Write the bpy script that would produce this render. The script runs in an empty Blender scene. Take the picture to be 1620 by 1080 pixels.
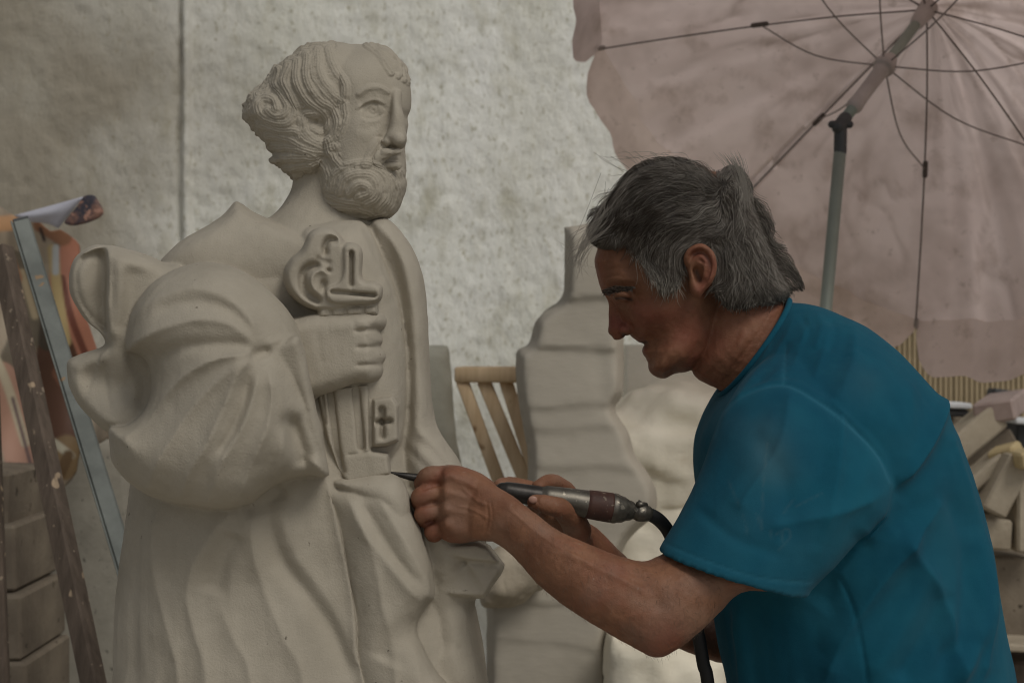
import bpy, math, random
import numpy as np
from mathutils import Vector
rng = np.random.default_rng(7)
random.seed(7)
sc = bpy.context.scene
COL = sc.collection

# ------------------------------------------------------------------ camera, world, sun, exposure
F = 2250.0; CX, CY, CZ = 810.0, 540.0, 1.35
cam_d = bpy.data.cameras.new('camera'); cam = bpy.data.objects.new('camera', cam_d); COL.objects.link(cam)
cam.location = (0, 0, CZ); cam.rotation_euler = (math.radians(90), 0, 0)
cam_d.sensor_width = 36; cam_d.lens = 36*F/1620; cam_d.clip_start = .05; cam_d.clip_end = 500
cam_d.dof.use_dof = True; cam_d.dof.focus_distance = 1.6; cam_d.dof.aperture_fstop = 8.0
sc.camera = cam
SUN_EL, SUN_AZ = math.radians(47), math.radians(146)      # azimuth from +Y (away from camera) towards +X
world = bpy.data.worlds.new('World'); sc.world = world; world.use_nodes = True
wn = world.node_tree.nodes; wl = world.node_tree.links
bg = wn['Background']; bg.inputs['Strength'].default_value = .085
sky = wn.new('ShaderNodeTexSky'); sky.sky_type = 'NISHITA'; sky.sun_disc = False
sky.sun_elevation = SUN_EL; sky.sun_rotation = SUN_AZ; sky.dust_density = 2.2; sky.air_density = 1; sky.ozone_density = .5
hs = wn.new('ShaderNodeHueSaturation'); hs.inputs['Saturation'].default_value = .22
wl.new(sky.outputs['Color'], hs.inputs['Color']); wl.new(hs.outputs['Color'], bg.inputs['Color'])
sun_d = bpy.data.lights.new('sun', 'SUN'); sun_d.energy = 1.5; sun_d.angle = math.radians(24); sun_d.color = (1, .95, .86)
sun = bpy.data.objects.new('sun', sun_d); COL.objects.link(sun)
sv = Vector((math.sin(SUN_AZ)*math.cos(SUN_EL), math.cos(SUN_AZ)*math.cos(SUN_EL), math.sin(SUN_EL)))
sun.rotation_euler = sv.to_track_quat('Z', 'Y').to_euler(); sun.location = (3, 3, 6)
sc.view_settings.view_transform = 'Standard'; sc.view_settings.look = 'None'
sc.view_settings.exposure = -.53; sc.view_settings.gamma = 1; sc.view_settings.use_curve_mapping = False
sc.cycles.use_denoising = True
sc.cycles.max_bounces = 8
sc.cycles.filter_width = 1.1

# ------------------------------------------------------------------ numeric helpers
def W(px, py, d):
    px, py, d = np.broadcast_arrays(np.asarray(px, float), np.asarray(py, float), np.asarray(d, float))
    return np.stack([(px-CX)/F*d, d, CZ-(py-CY)/F*d], -1)
def PX(V):
    return CX+V[:, 0]/V[:, 1]*F, CY-(V[:, 2]-CZ)/V[:, 1]*F
def spline(P, sub=6, closed=False):
    P = np.asarray(P, float); n = len(P)
    if n < 3: sub2 = sub; t = np.linspace(0, 1, sub2*(n-1)+1)[:, None]; return P[0]+(P[-1]-P[0])*t
    if closed: Q = np.vstack([P[-1], P, P[0], P[1]]); m = n
    else: Q = np.vstack([2*P[0]-P[1], P, 2*P[-1]-P[-2]]); m = n-1
    out = []
    for i in range(m):
        a, b, c, d = Q[i], Q[i+1], Q[i+2], Q[i+3]
        for t in np.arange(sub)/sub:
            out.append(.5*((2*b)+(c-a)*t+(2*a-5*b+4*c-d)*t*t+(3*b-a-3*c+d)*t**3))
    if not closed: out.append(P[-1])
    return np.array(out)
def polydist(px, py, poly, closed=False):
    """distance, signed side (+ = right of travel in the picture), arc fraction"""
    P = np.asarray(poly, float)
    if closed: P = np.vstack([P, P[0]])
    best = np.full(px.shape, 1e18); sgn = np.ones(px.shape); tt = np.zeros(px.shape)
    L = np.hypot(*(P[1:]-P[:-1]).T); cum = np.concatenate([[0], np.cumsum(L)]); tot = max(cum[-1], 1e-9)
    for i in range(len(P)-1):
        dx, dy = P[i+1]-P[i]; l2 = dx*dx+dy*dy
        if l2 < 1e-9: continue
        ux, uy = px-P[i, 0], py-P[i, 1]
        t = np.clip((ux*dx+uy*dy)/l2, 0, 1)
        d2 = (ux-t*dx)**2+(uy-t*dy)**2
        m = d2 < best
        best = np.where(m, d2, best)
        sgn = np.where(m, np.sign(dx*uy-dy*ux), sgn); tt = np.where(m, (cum[i]+t*L[i])/tot, tt)
    return np.sqrt(best), sgn, tt
def inside(px, py, P):
    r = np.zeros(px.shape, bool); n = len(P)
    for i in range(n):
        x0, y0 = P[i]; x1, y1 = P[(i+1) % n]
        if y0 == y1: continue
        c = ((y0 > py) != (y1 > py)) & (px < (x1-x0)*(py-y0)/(y1-y0)+x0); r ^= c
    return r
def hsh(ix, iy, iz):
    h = (ix.astype(np.int64)*73856093) ^ (iy.astype(np.int64)*19349663) ^ (iz.astype(np.int64)*83492791)
    h = (h ^ (h >> 13))*1274126177
    return ((h ^ (h >> 16)) & 0xffff)/65535.*2-1
def noise3(V, scale, oct=3, seed=0):
    out = 0; amp = 1
    for o in range(oct):
        Q = V*scale*(2**o)+seed*17.3+o*5.1; I = np.floor(Q); f = Q-I; f = f*f*(3-2*f); I = I.astype(np.int64)
        acc = 0
        for a in (0, 1):
            for b in (0, 1):
                for c in (0, 1):
                    w = (f[:, 0] if a else 1-f[:, 0])*(f[:, 1] if b else 1-f[:, 1])*(f[:, 2] if c else 1-f[:, 2])
                    acc = acc+w*hsh(I[:, 0]+a, I[:, 1]+b, I[:, 2]+c)
        out = out+acc*amp; amp *= .5
    return out
def stroke_sum(px, py, strokes, noise=True):
    """strokes: (kind, amplitude mm, width px, points). r ridge, g groove, s step raised on the right hand of travel"""
    out = np.zeros(px.shape)
    for k, amp, w, pts in strokes:
        P = spline(pts, 6) if len(pts) > 2 else np.asarray(pts, float)
        reach = w*3.2 if k != 's' else w*4
        m = (px > P[:, 0].min()-reach) & (px < P[:, 0].max()+reach) & (py > P[:, 1].min()-reach) & (py < P[:, 1].max()+reach)
        if not m.any(): continue
        d, s, t = polydist(px[m], py[m], P)
        # taper towards both ends
        e = np.clip(np.minimum(t, 1-t)*5+.25, 0, 1); e = e*e*(3-2*e)
        if k == 'b':   # blob, no taper
            v = amp*np.exp(-(d/w)**2)
        elif k in 'rg':
            v = (amp if k == 'r' else -amp)*np.exp(-(d/w)**2)*e
        elif k == 'f':   # fold crest: thin edge, hollow flanks, fades only at its start
            tl_ = np.hypot(*np.diff(P, axis=0).T).sum(); es = np.clip(t*tl_/42+.15, 0, 1); v = amp*np.exp(-(np.sqrt(d*d+2.2)-1.5)/w)*es
        elif k == 's':
            u = d*s; v = amp*e*(.5+.5*np.tanh(u/2.2))*np.exp(-np.clip(u, 0, None)/w)*np.exp(-(np.clip(-u, 0, None)/w)**2)
        out[m] += v*.001
    return out
# ------------------------------------------------------------------ shape helpers: all return (V, faces list)
def grid_faces(nr, nc, close_c=True, off=0):
    i = np.arange(nr-1)[:, None]; j = np.arange(nc if close_c else nc-1)[None, :]; j2 = (j+1) % nc
    f = np.stack([i*nc+j, i*nc+j2, (i+1)*nc+j2, (i+1)*nc+j], -1).reshape(-1, 4)+off
    return f
def closed_tube(R):
    """R: rings x n x 3 -> closed mesh"""
    nr, n, _ = R.shape
    V = R.reshape(-1, 3); c0 = R[0].mean(0); c1 = R[-1].mean(0)
    V = np.vstack([V, c0, c1]); f = grid_faces(nr, n).tolist()
    a = nr*n
    for j in range(n):
        f.append((a, (j+1) % n, j)); f.append((a+1, (nr-1)*n+j, (nr-1)*n+(j+1) % n))
    return V, f
def loft(rows, n=28, sub=5, ex=2.0, cup=0.0, rnd=True):
    """rows: ax,ay,bx,by,depth,half[,tilt]: silhouette pairs in the picture with a depth; tilt = extra depth of A, minus that of B"""
    rows = [tuple(r)+(0,)*(7-len(r)) for r in rows]
    S = spline(rows, sub)
    th = np.linspace(0, 2*math.pi, n, endpoint=False)
    c = np.sign(np.cos(th))*np.abs(np.cos(th))**(2/ex); s = np.sign(np.sin(th))*np.abs(np.sin(th))**(2/ex)
    R = []
    for ax, ay, bx, by, d, h, tl in S:
        A = W(ax, ay, d+tl); B = W(bx, by, d-tl); C = (A+B)/2
        R.append(C+c[:, None]*(A-B)/2+s[:, None]*np.array([0, -h, 0]))
    R = np.array(R)
    if rnd:
        def cap(r0, r1):
            c0 = r0.mean(0); dirn = (c0-r1.mean(0)); l = np.linalg.norm(dirn)+1e-9; dirn = dirn/l
            rad = np.linalg.norm(r0-c0, axis=1).mean()*.45
            return [c0+(r0-c0)*math.cos(a)+dirn*rad*math.sin(a) for a in (.5, 1.0, 1.35)]
        a = cap(R[0], R[1])[::-1]; b = cap(R[-1], R[-2])
        R = np.array(a+list(R)+b)
    if cup:
        c1 = R[-1].mean(0); dirn = R[-1].mean(0)-R[-2].mean(0); dirn /= np.linalg.norm(dirn)
        R = np.array(list(R)+[c1+(R[-1]-c1)*.93, c1+(R[-1]-c1)*.88-dirn*cup*.3, c1+(R[-1]-c1)*.8-dirn*cup])
    return closed_tube(R)
def tube(P, r, n=10, sub=5, flat=1.0, up=None, smooth=True):
    P = np.asarray(P, float)
    r = np.broadcast_to(np.asarray(r, float), (len(P),))
    Q = np.column_stack([P, r]); S = spline(Q, sub) if (smooth and len(P) > 2) else Q
    C = S[:, :3]; rr = S[:, 3]; T = np.gradient(C, axis=0); T /= np.linalg.norm(T, axis=1)[:, None]+1e-12
    u = np.array([0, 0, 1.]) if up is None else np.asarray(up, float)
    if abs(T[0]@u) > .95: u = np.array([0, 1., 0])
    th = np.linspace(0, 2*math.pi, n, endpoint=False); R = []
    x = np.cross(T[0], u); x /= np.linalg.norm(x)
    for i in range(len(C)):
        x = x-T[i]*(x@T[i]); x /= np.linalg.norm(x); y = np.cross(T[i], x)
        R.append(C[i]+rr[i]*(np.cos(th)[:, None]*x+flat*np.sin(th)[:, None]*y))
    R = np.array(R)
    a = [C[0]+(R[0]-C[0])*math.cos(q)-T[0]*rr[0]*math.sin(q) for q in (1.3, .8, .4)]
    b = [C[-1]+(R[-1]-C[-1])*math.cos(q)+T[-1]*rr[-1]*math.sin(q) for q in (.4, .8, 1.3)]
    if smooth: R = np.array(a+list(R)+b)
    return closed_tube(R)
def tpx(P, r, **k):
    P = np.asarray(P, float); return tube(W(P[:, 0], P[:, 1], P[:, 2]), r, **k)
def ball(px, py, d, rx, rz=None, ry=None, n=20):
    """ellipsoid, radii in metres (x, z, depth)"""
    rz = rx if rz is None else rz; ry = rx if ry is None else ry
    c = W(px, py, d); a = np.linspace(.08, math.pi-.08, n); th = np.linspace(0, 2*math.pi, n*2, endpoint=False)
    R = np.stack([c[0]+rx*np.sin(a)[:, None]*np.cos(th), c[1]+ry*np.sin(a)[:, None]*np.sin(th), c[2]+rz*np.cos(a)[:, None]*np.ones_like(th)], -1)
    return closed_tube(R)
def pillow(outline, d, h, R=60, strokes=(), step=3.0, hb=None, sm=4, pw=.5, noise=0, nsc=20, seed=0, slope=None):
    """solid from an outline: the edge rounds off over R pixels to half thickness h; strokes carve its front"""
    P = spline(outline, sm, True) if sm > 1 else np.asarray(outline, float)
    x0, y0 = P.min(0)-step; x1, y1 = P.max(0)+step
    gx = np.arange(x0, x1+step, step); gy = np.arange(y0, y1+step, step); X, Y = np.meshgrid(gx, gy)
    x, y = X.ravel(), Y.ravel()
    dist, _, _ = polydist(x, y, P, True); ins = inside(x, y, P); sd = np.where(ins, dist, -dist)
    e = .7
    nr, nc = X.shape; I = ins.reshape(nr, nc)
    cell = I[:-1, :-1] | I[1:, :-1] | I[:-1, 1:] | I[1:, 1:]
    used = np.zeros((nr, nc), bool); used[:-1, :-1] |= cell; used[1:, :-1] |= cell; used[:-1, 1:] |= cell; used[1:, 1:] |= cell
    # snap outside vertices to the outline
    out = used.ravel() & ~ins
    ox, oy = x[out], y[out]; bx, by = ox.copy(), oy.copy(); bd = np.full(ox.shape, 1e18)
    Q = np.vstack([P, P[0]])
    for i in range(len(P)):
        dx, dy = Q[i+1]-Q[i]; l2 = dx*dx+dy*dy+1e-12
        t = np.clip(((ox-Q[i, 0])*dx+(oy-Q[i, 1])*dy)/l2, 0, 1); qx = Q[i, 0]+t*dx; qy = Q[i, 1]+t*dy; dd = (qx-ox)**2+(qy-oy)**2
        m = dd < bd; bx[m] = qx[m]; by[m] = qy[m]; bd[m] = dd[m]
    x = x.copy(); y = y.copy(); x[out] = bx; y[out] = by
    prof = (1-(1-np.clip(sd/R, 0, 1))**2)**pw
    pg = np.where(ins, prof, 0).reshape(nr, nc); kr = max(1, int(R*.16/step))
    for _ in range(3):
        for ax_ in (0, 1):
            pad = [(kr+1, kr) if q == ax_ else (0, 0) for q in (0, 1)]; cs_ = np.cumsum(np.pad(pg, pad), ax_)
            pg = (np.take(cs_, range(2*kr+1, cs_.shape[ax_]), ax_)-np.take(cs_, range(0, cs_.shape[ax_]-2*kr-1), ax_))/(2*kr+1)
    wm = np.clip((sd/R-.22)/.4, 0, 1); wm = wm*wm*(3-2*wm); prof = prof*(1-wm)+pg.ravel()*wm
    dc = d(x, y) if callable(d) else np.full(x.shape, float(d))
    hb = h if hb is None else hb
    edge = np.clip(sd/10, 0, 1)
    f = dc-h*prof-stroke_sum(x, y, strokes)*edge
    if noise: 
        V0 = W(x, y, dc); f = f-noise3(V0, nsc, 3, seed)*noise*edge
    b = dc+hb*prof
    idx = -np.ones(nr*nc, int); u = np.where(used.ravel())[0]; idx[u] = np.arange(len(u)); n = len(u)
    VF = W(x[u], y[u], f[u]); bnd = ~ins[u]
    # back: interior vertices only get a twin
    bi = np.arange(n); inn = np.where(~bnd)[0]; bi[inn] = n+np.arange(len(inn)); VB = W(x[u][inn], y[u][inn], b[u][inn])
    ci, cj = np.where(cell); a = ci*nc+cj; q = np.stack([a, a+1, a+nc+1, a+nc], -1); qf = idx[q]
    qb = bi[qf][:, ::-1]
    return np.vstack([VF, VB]), np.vstack([qf, qb]).tolist()
def box(c, s, rot=None, bev=0):
    c = np.asarray(c, float); s = np.asarray(s, float)/2
    if bev:
        b = min(bev, s.min()*.45); V = []
        # rounded box: three quads of corner points
        for sx in (-1, 1):
            for sy in (-1, 1):
                for sz in (-1, 1):
                    V += [(sx*(s[0]), sy*(s[1]-b), sz*(s[2]-b)), (sx*(s[0]-b), sy*s[1], sz*(s[2]-b)), (sx*(s[0]-b), sy*(s[1]-b), sz*s[2])]
        V = np.array(V); me = bpy.data.meshes.new('t')
        import bmesh
        bm = bmesh.new(); [bm.verts.new(v) for v in V]; r = bmesh.ops.convex_hull(bm, input=bm.verts); bm.verts.ensure_lookup_table()
        bm.verts.index_update(); V = np.array([v.co[:] for v in bm.verts]); Fc = [[v.index for v in f.verts] for f in bm.faces]; bm.free(); bpy.data.meshes.remove(me)
    else:
        V = np.array([(a, b2, c2) for a in (-1, 1) for b2 in (-1, 1) for c2 in (-1, 1)])*s
        Fc = [[0, 1, 3, 2], [4, 6, 7, 5], [0, 4, 5, 1], [2, 3, 7, 6], [0, 2, 6, 4], [1, 5, 7, 3]]
    if rot is not None:
        from mathutils import Euler
        V = V@np.array(Euler(rot).to_matrix()).T
    return V+c, Fc
def beam(p0, p1, w, t, side=(0, 1, 0), bev=.003):
    """box from p0 to p1; t = thickness along 'side', w = across"""
    p0 = np.asarray(p0, float); p1 = np.asarray(p1, float); z = p1-p0; L = np.linalg.norm(z); z /= L
    s = np.asarray(side, float); s = s-z*(s@z); s /= np.linalg.norm(s); x = np.cross(s, z)
    V, Fc = box((0, 0, 0), (w, t, L), None, bev)
    return V@np.array([x, s, z])+(p0+p1)/2, Fc
def merge(L):
    Vs, Fs, o = [], [], 0
    for V, Fc in L:
        Vs.append(V); Fs += [[i+o for i in f] for f in Fc]; o += len(V)
    return np.vstack(Vs), Fs
def to_mesh(name, V, Fc, smooth=True):
    me = bpy.data.meshes.new(name)
    V = np.asarray(V, np.float32)
    lens = np.fromiter((len(f) for f in Fc), np.int32, len(Fc)); loops = np.fromiter((i for f in Fc for i in f), np.int32, int(lens.sum()))
    return raw_mesh(me, V, loops, lens, smooth)
def raw_mesh(me, V, loops, lens, smooth=True):
    V = np.asarray(V, np.float32)
    me.vertices.add(len(V)); me.vertices.foreach_set('co', V.ravel())
    me.loops.add(len(loops)); me.loops.foreach_set('vertex_index', loops.astype(np.int32))
    me.polygons.add(len(lens)); st = np.concatenate([[0], np.cumsum(lens)[:-1]]).astype(np.int32)
    me.polygons.foreach_set('loop_start', st); me.polygons.foreach_set('loop_total', lens.astype(np.int32))
    me.polygons.foreach_set('use_smooth', np.full(len(lens), smooth))
    me.update(calc_edges=True); me.validate(); return me
def remesh(parts, voxel, smooth=3, fac=.5):
    V, Fc = merge(parts); me = to_mesh('t', V, Fc)
    o = bpy.data.objects.new('t', me); COL.objects.link(o)
    m = o.modifiers.new('r', 'REMESH'); m.mode = 'VOXEL'; m.voxel_size = voxel; m.use_smooth_shade = True
    if smooth: s = o.modifiers.new('s', 'SMOOTH'); s.iterations = smooth; s.factor = fac
    dg = bpy.context.evaluated_depsgraph_get(); ev = o.evaluated_get(dg)
    r = bpy.data.meshes.new_from_object(ev); bpy.data.objects.remove(o); bpy.data.meshes.remove(me)
    return r
def getV(me):
    a = np.empty(len(me.vertices)*3, np.float32); me.vertices.foreach_get('co', a); return a.reshape(-1, 3).astype(float)
def getN(me):
    a = np.empty(len(me.vertices)*3, np.float32); me.vertex_normals.foreach_get('vector', a); return a.reshape(-1, 3).astype(float)
def setV(me, V): me.vertices.foreach_set('co', np.asarray(V, np.float32).ravel()); me.update()
def carve(me, strokes, extra=None):
    """push front-facing vertices along their normals"""
    V = getV(me); N = getN(me); x, y = PX(V); w = np.clip(-N[:, 1]*2.5, 0, 1)
    d = stroke_sum(x, y, strokes)*w
    if extra is not None: d = d+extra(V, N, x, y, w)
    setV(me, V+N*d[:, None]); return me
def attr(me, name, v):
    a = me.attributes.new(name, 'FLOAT', 'POINT'); a.data.foreach_set('value', np.asarray(v, np.float32))
def split(me, masks):
    """split a mesh into pieces by vertex labels, keeping shared normals; returns list of meshes"""
    V = getV(me); N = getN(me); lab = masks
    loops = np.empty(len(me.loops), np.int32); me.loops.foreach_get('vertex_index', loops)
    tot = np.empty(len(me.polygons), np.int32); me.polygons.foreach_get('loop_total', tot)
    st = np.concatenate([[0], np.cumsum(tot)[:-1]]); fl = lab[loops[st]]
    out = []
    for k in range(int(lab.max())+1):
        fs = np.where(fl == k)[0]; lm = np.repeat(fl == k, tot); lv = loops[lm]
        u, inv = np.unique(lv, return_inverse=True)
        m2 = raw_mesh(bpy.data.meshes.new('piece'), V[u], inv.astype(np.int32), tot[fs])
        m2.normals_split_custom_set_from_vertices(N[u].tolist())
        out.append(m2)
    return out

# ------------------------------------------------------------------ object helpers
BASE = {}
def thing(name, label, cat, base=(0, 0, 0), group=None):
    o = bpy.data.objects.new(name, None); COL.objects.link(o); o.location = base; o.empty_display_size = .05
    BASE[o.name] = np.array(base, float); o['label'] = label; o['category'] = cat
    if group: o['group'] = group
    return o
def part(name, geo, mat, parent=None, label=None, smooth=True, kind=None):
    me = geo if isinstance(geo, bpy.types.Mesh) else to_mesh(name, geo[0], geo[1], smooth)
    me.name = name
    if parent is not None and np.abs(BASE[parent.name]).sum() > 0: setV(me, getV(me)-BASE[parent.name])
    o = bpy.data.objects.new(name, me); COL.objects.link(o); me.materials.clear(); me.materials.append(mat)
    if parent is not None: o.parent = parent; BASE[o.name] = BASE[parent.name]
    if label: o['label'] = label
    if kind: o['kind'] = kind
    return o
def single(name, geo, mat, label, cat, group=None, smooth=True):
    """a thing that is one mesh, origin at its base"""
    me = geo if isinstance(geo, bpy.types.Mesh) else to_mesh(name, geo[0], geo[1], smooth)
    V = getV(me); b = np.array([V[:, 0].mean(), V[:, 1].mean(), V[:, 2].min()]); setV(me, V-b)
    o = bpy.data.objects.new(name, me); COL.objects.link(o); o.location = b; me.materials.clear(); me.materials.append(mat)
    o['label'] = label; o['category'] = cat
    if group: o['group'] = group
    return o

# ------------------------------------------------------------------ materials
def mat(name, c1, c2=None, scale=8, rough=.85, bump=((60, .3, .002),), spots=None, sss=0, detail=6, stretch=None, attrs=(), metal=0, ramp=(.35, .65), mix2=None, spec=.3, sheen=0):
    """c1/c2 mixed by noise; bump: (scale, strength, distance); spots: (scale, threshold, colour); attrs: (attribute, colour)"""
    m = bpy.data.materials.new(name); m.use_nodes = True; nt = m.node_tree; N = nt.nodes; L = nt.links
    b = N['Principled BSDF']; b.inputs['Roughness'].default_value = rough; b.inputs['Metallic'].default_value = metal
    b.inputs['Specular IOR Level'].default_value = spec
    tc = N.new('ShaderNodeTexCoord'); co = tc.outputs['Object']
    if stretch:
        mp = N.new('ShaderNodeMapping'); mp.inputs['Scale'].default_value = stretch; L.new(co, mp.inputs['Vector']); cs = mp.outputs['Vector']
    else: cs = co
    def noise(s, det=detail, vec=None, ro=.6):
        n = N.new('ShaderNodeTexNoise'); n.inputs['Scale'].default_value = s; n.inputs['Detail'].default_value = det
        n.inputs['Roughness'].default_value = ro; L.new(vec or cs, n.inputs['Vector']); return n.outputs['Fac']
    def remap(v, a, b_):
        r = N.new('ShaderNodeMapRange'); r.inputs[1].default_value = a; r.inputs[2].default_value = b_; L.new(v, r.inputs[0]); return r.outputs[0]
    def mix(f, a, bcol):
        x = N.new('ShaderNodeMix'); x.data_type = 'RGBA'; L.new(f, x.inputs[0])
        if isinstance(a, tuple): x.inputs[6].default_value = a+(1,)
        else: L.new(a, x.inputs[6])
        x.inputs[7].default_value = bcol+(1,); return x.outputs[2]
    col = mix(remap(noise(scale), *ramp), tuple(c1), tuple(c2 or c1))
    if mix2:
        for s2, lo, hi, cc in mix2: col = mix(remap(noise(s2, 4), lo, hi), col, tuple(cc))
    if spots:
        for s2, th, cc in spots: col = mix(remap(noise(s2, 2, co), th, th+.05), col, tuple(cc))
    for an, cc in attrs:
        at = N.new('ShaderNodeAttribute'); at.attribute_name = an; col = mix(at.outputs['Fac'], col, tuple(cc))
    L.new(col, b.inputs['Base Color'])
    prev = None
    for s2, st, dist in bump:
        bp = N.new('ShaderNodeBump'); bp.inputs['Strength'].default_value = st; bp.inputs['Distance'].default_value = dist
        L.new(noise(s2, 5), bp.inputs['Height'])
        if prev: L.new(prev, bp.inputs['Normal'])
        prev = bp.outputs['Normal']
    if prev: L.new(prev, b.inputs['Normal'])
    if sss: b.inputs['Subsurface Weight'].default_value = sss; b.inputs['Subsurface Radius'].default_value = (1, .35, .2); b.inputs['Subsurface Scale'].default_value = .006
    if sheen: b.inputs['Sheen Weight'].default_value = sheen
    return m
M = {}
M['limestone'] = mat('carved_limestone', (.455, .412, .338), (.345, .308, .245), 7, .92, ((420, .5, .0014), (120, .28, .0016)), spots=((95, .735, (.16, .14, .11)), (28, .79, (.3, .25, .18))), ramp=(.3, .7))
M['sawn'] = mat('sawn_limestone', (.46, .42, .35), (.38, .345, .285), 5, .9, ((90, .3, .002), (8, .25, .006)), stretch=(.5, .5, 1.6))
M['pale_stone'] = mat('pale_sawn_stone', (.88, .83, .70), (.76, .70, .56), 4, .9, ((60, .4, .003), (14, .3, .006)), stretch=(.8, .8, 1.3), mix2=((6, .6, .8, (.55, .47, .34)),))
M['grey_stone'] = mat('weathered_grey_stone', (.33, .31, .26), (.22, .205, .17), 7, .92, ((80, .5, .004),), spots=((60, .66, (.09, .085, .07)),))
M['brown_stone'] = mat('stained_stone', (.24, .20, .15), (.13, .105, .08), 6, .92, ((50, .6, .005),), spots=((40, .66, (.07, .055, .04)),))
M['tan_stone'] = mat('tan_stone_offcut', (.46, .40, .31), (.33, .28, .21), 7, .9, ((70, .5, .004),), mix2=((3, .55, .75, (.2, .16, .11)),))
M['pink_stone'] = mat('pinkish_stone', (.42, .33, .30), (.30, .23, .21), 9, .85, ((60, .4, .003),))
M['yellow_stone'] = mat('yellow_sandstone', (.55, .44, .25), (.42, .33, .18), 9, .9, ((60, .4, .003),))
M['wall'] = mat('rough_white_render', (.90, .905, .86), (.80, .80, .73), 3.0, .95, ((38, .5, .010), (130, .6, .005)), spots=((44, .71, (.36, .33, .23)),), stretch=(1.25, 1, .7), mix2=((1.3, .52, .85, (.60, .59, .48)), (7, .53, .76, (.52, .50, .39)), (60, .56, .72, (.46, .44, .33))), ramp=(.3, .62), attrs=(('left_tone', (.31, .275, .215)),))
M['wood'] = mat('pale_pine', (.66, .50, .32), (.52, .37, .22), 18, .75, ((60, .3, .001),), stretch=(3, 3, .35), spots=((14, .68, (.2, .10, .04)),))
M['grey_wood'] = mat('weathered_board', (.40, .32, .22), (.30, .23, .15), 14, .85, ((60, .3, .001),), stretch=(.4, 3, 3))
M['dark_wood'] = mat('old_dark_timber', (.15, .115, .09), (.085, .065, .05), 20, .85, ((70, .6, .003),), stretch=(3, 3, .4), spots=((30, .66, (.42, .32, .22)), (55, .67, (.3, .24, .18))))
M['steel'] = mat('galvanised_steel', (.19, .205, .19), (.12, .13, .12), 12, .55, ((90, .2, .001),), metal=.25, spots=((40, .7, (.25, .17, .1)),))
M['dark_metal'] = mat('dark_grey_metal', (.075, .078, .08), (.05, .05, .052), 12, .5, ((90, .2, .001),), metal=.4)
M['white_plastic'] = mat('white_sheet', (.75, .77, .78), (.65, .66, .68), 5, .5, ())
M['ground'] = mat('dusty_concrete', (.48, .45, .39), (.38, .35, .30), 2.5, .95, ((40, .6, .01),), spots=((30, .64, (.18, .16, .13)),))
M['reed'] = mat('tan_slats', (.45, .36, .23), (.33, .26, .16), 6, .8, ())
M['rail'] = mat('slat_rail', (.28, .22, .14), (.22, .17, .11), 6, .8, ())
M['pole'] = mat('grey_green_pole', (.27, .30, .26), (.22, .245, .21), 10, .5, (), metal=.2)
M['rib'] = mat('parasol_rib', (.12, .10, .09), (.08, .068, .06), 10, .5, (), metal=.3)
M['hub'] = mat('plastic_hub', (.40, .35, .33), (.30, .26, .24), 10, .5, ())
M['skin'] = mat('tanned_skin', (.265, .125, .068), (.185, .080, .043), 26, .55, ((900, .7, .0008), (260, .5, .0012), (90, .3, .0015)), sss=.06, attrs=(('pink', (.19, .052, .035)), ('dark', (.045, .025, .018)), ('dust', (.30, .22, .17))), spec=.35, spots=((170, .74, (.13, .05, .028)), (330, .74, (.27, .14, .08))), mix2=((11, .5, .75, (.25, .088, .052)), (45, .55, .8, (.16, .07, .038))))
M['hair'] = mat('grey_hair', (.050, .036, .025), (.032, .022, .015), 40, .5, (), attrs=(('grey', (.56, .52, .45)),), spec=.5)
M['scalp'] = mat('hair_underlayer', (.045, .039, .034), (.03, .026, .022), 60, .9, ((300, .8, .003),))
M['shirt'] = mat('teal_cotton', mix2=((3.2, .5, .8, (.024, .13, .18)), (14, .55, .8, (.014, .108, .155))), c1=(.010, .098, .148), c2=(.007, .066, .110), scale=7, rough=.95, bump=((900, .4, .0006), (120, .3, .001), (35, .3, .002)), attrs=(('seam', (.045, .19, .27)), ('dust', (.10, .165, .18))), spec=.1, sheen=.03)
M['denim'] = mat('dark_trousers', (.035, .045, .065), (.025, .032, .05), 8, .9, ((500, .4, .001),))
M['leather'] = mat('worn_leather', (.09, .06, .04), (.06, .04, .028), 10, .6, ((200, .3, .001),))
M['rubber'] = mat('black_rubber', (.012, .012, .013), (.02, .02, .02), 30, .55, ((300, .2, .0005),))
M['tool_metal'] = mat('worn_tool_steel', (.17, .155, .13), (.10, .09, .075), 60, .42, ((300, .3, .0006),), metal=.7, spots=((120, .62, (.3, .27, .22)),))
M['black_steel'] = mat('blackened_steel', (.035, .032, .03), (.06, .055, .05), 80, .4, ((300, .3, .0006),), metal=.6)
M['brown_grip'] = mat('brown_tape', (.075, .035, .025), (.05, .025, .02), 60, .6, ((300, .3, .0006),), spots=((140, .62, (.16, .12, .09)),))
M['eye'] = mat('eye_white', (.35, .28, .24), (.3, .24, .2), 60, .25, ())
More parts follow.
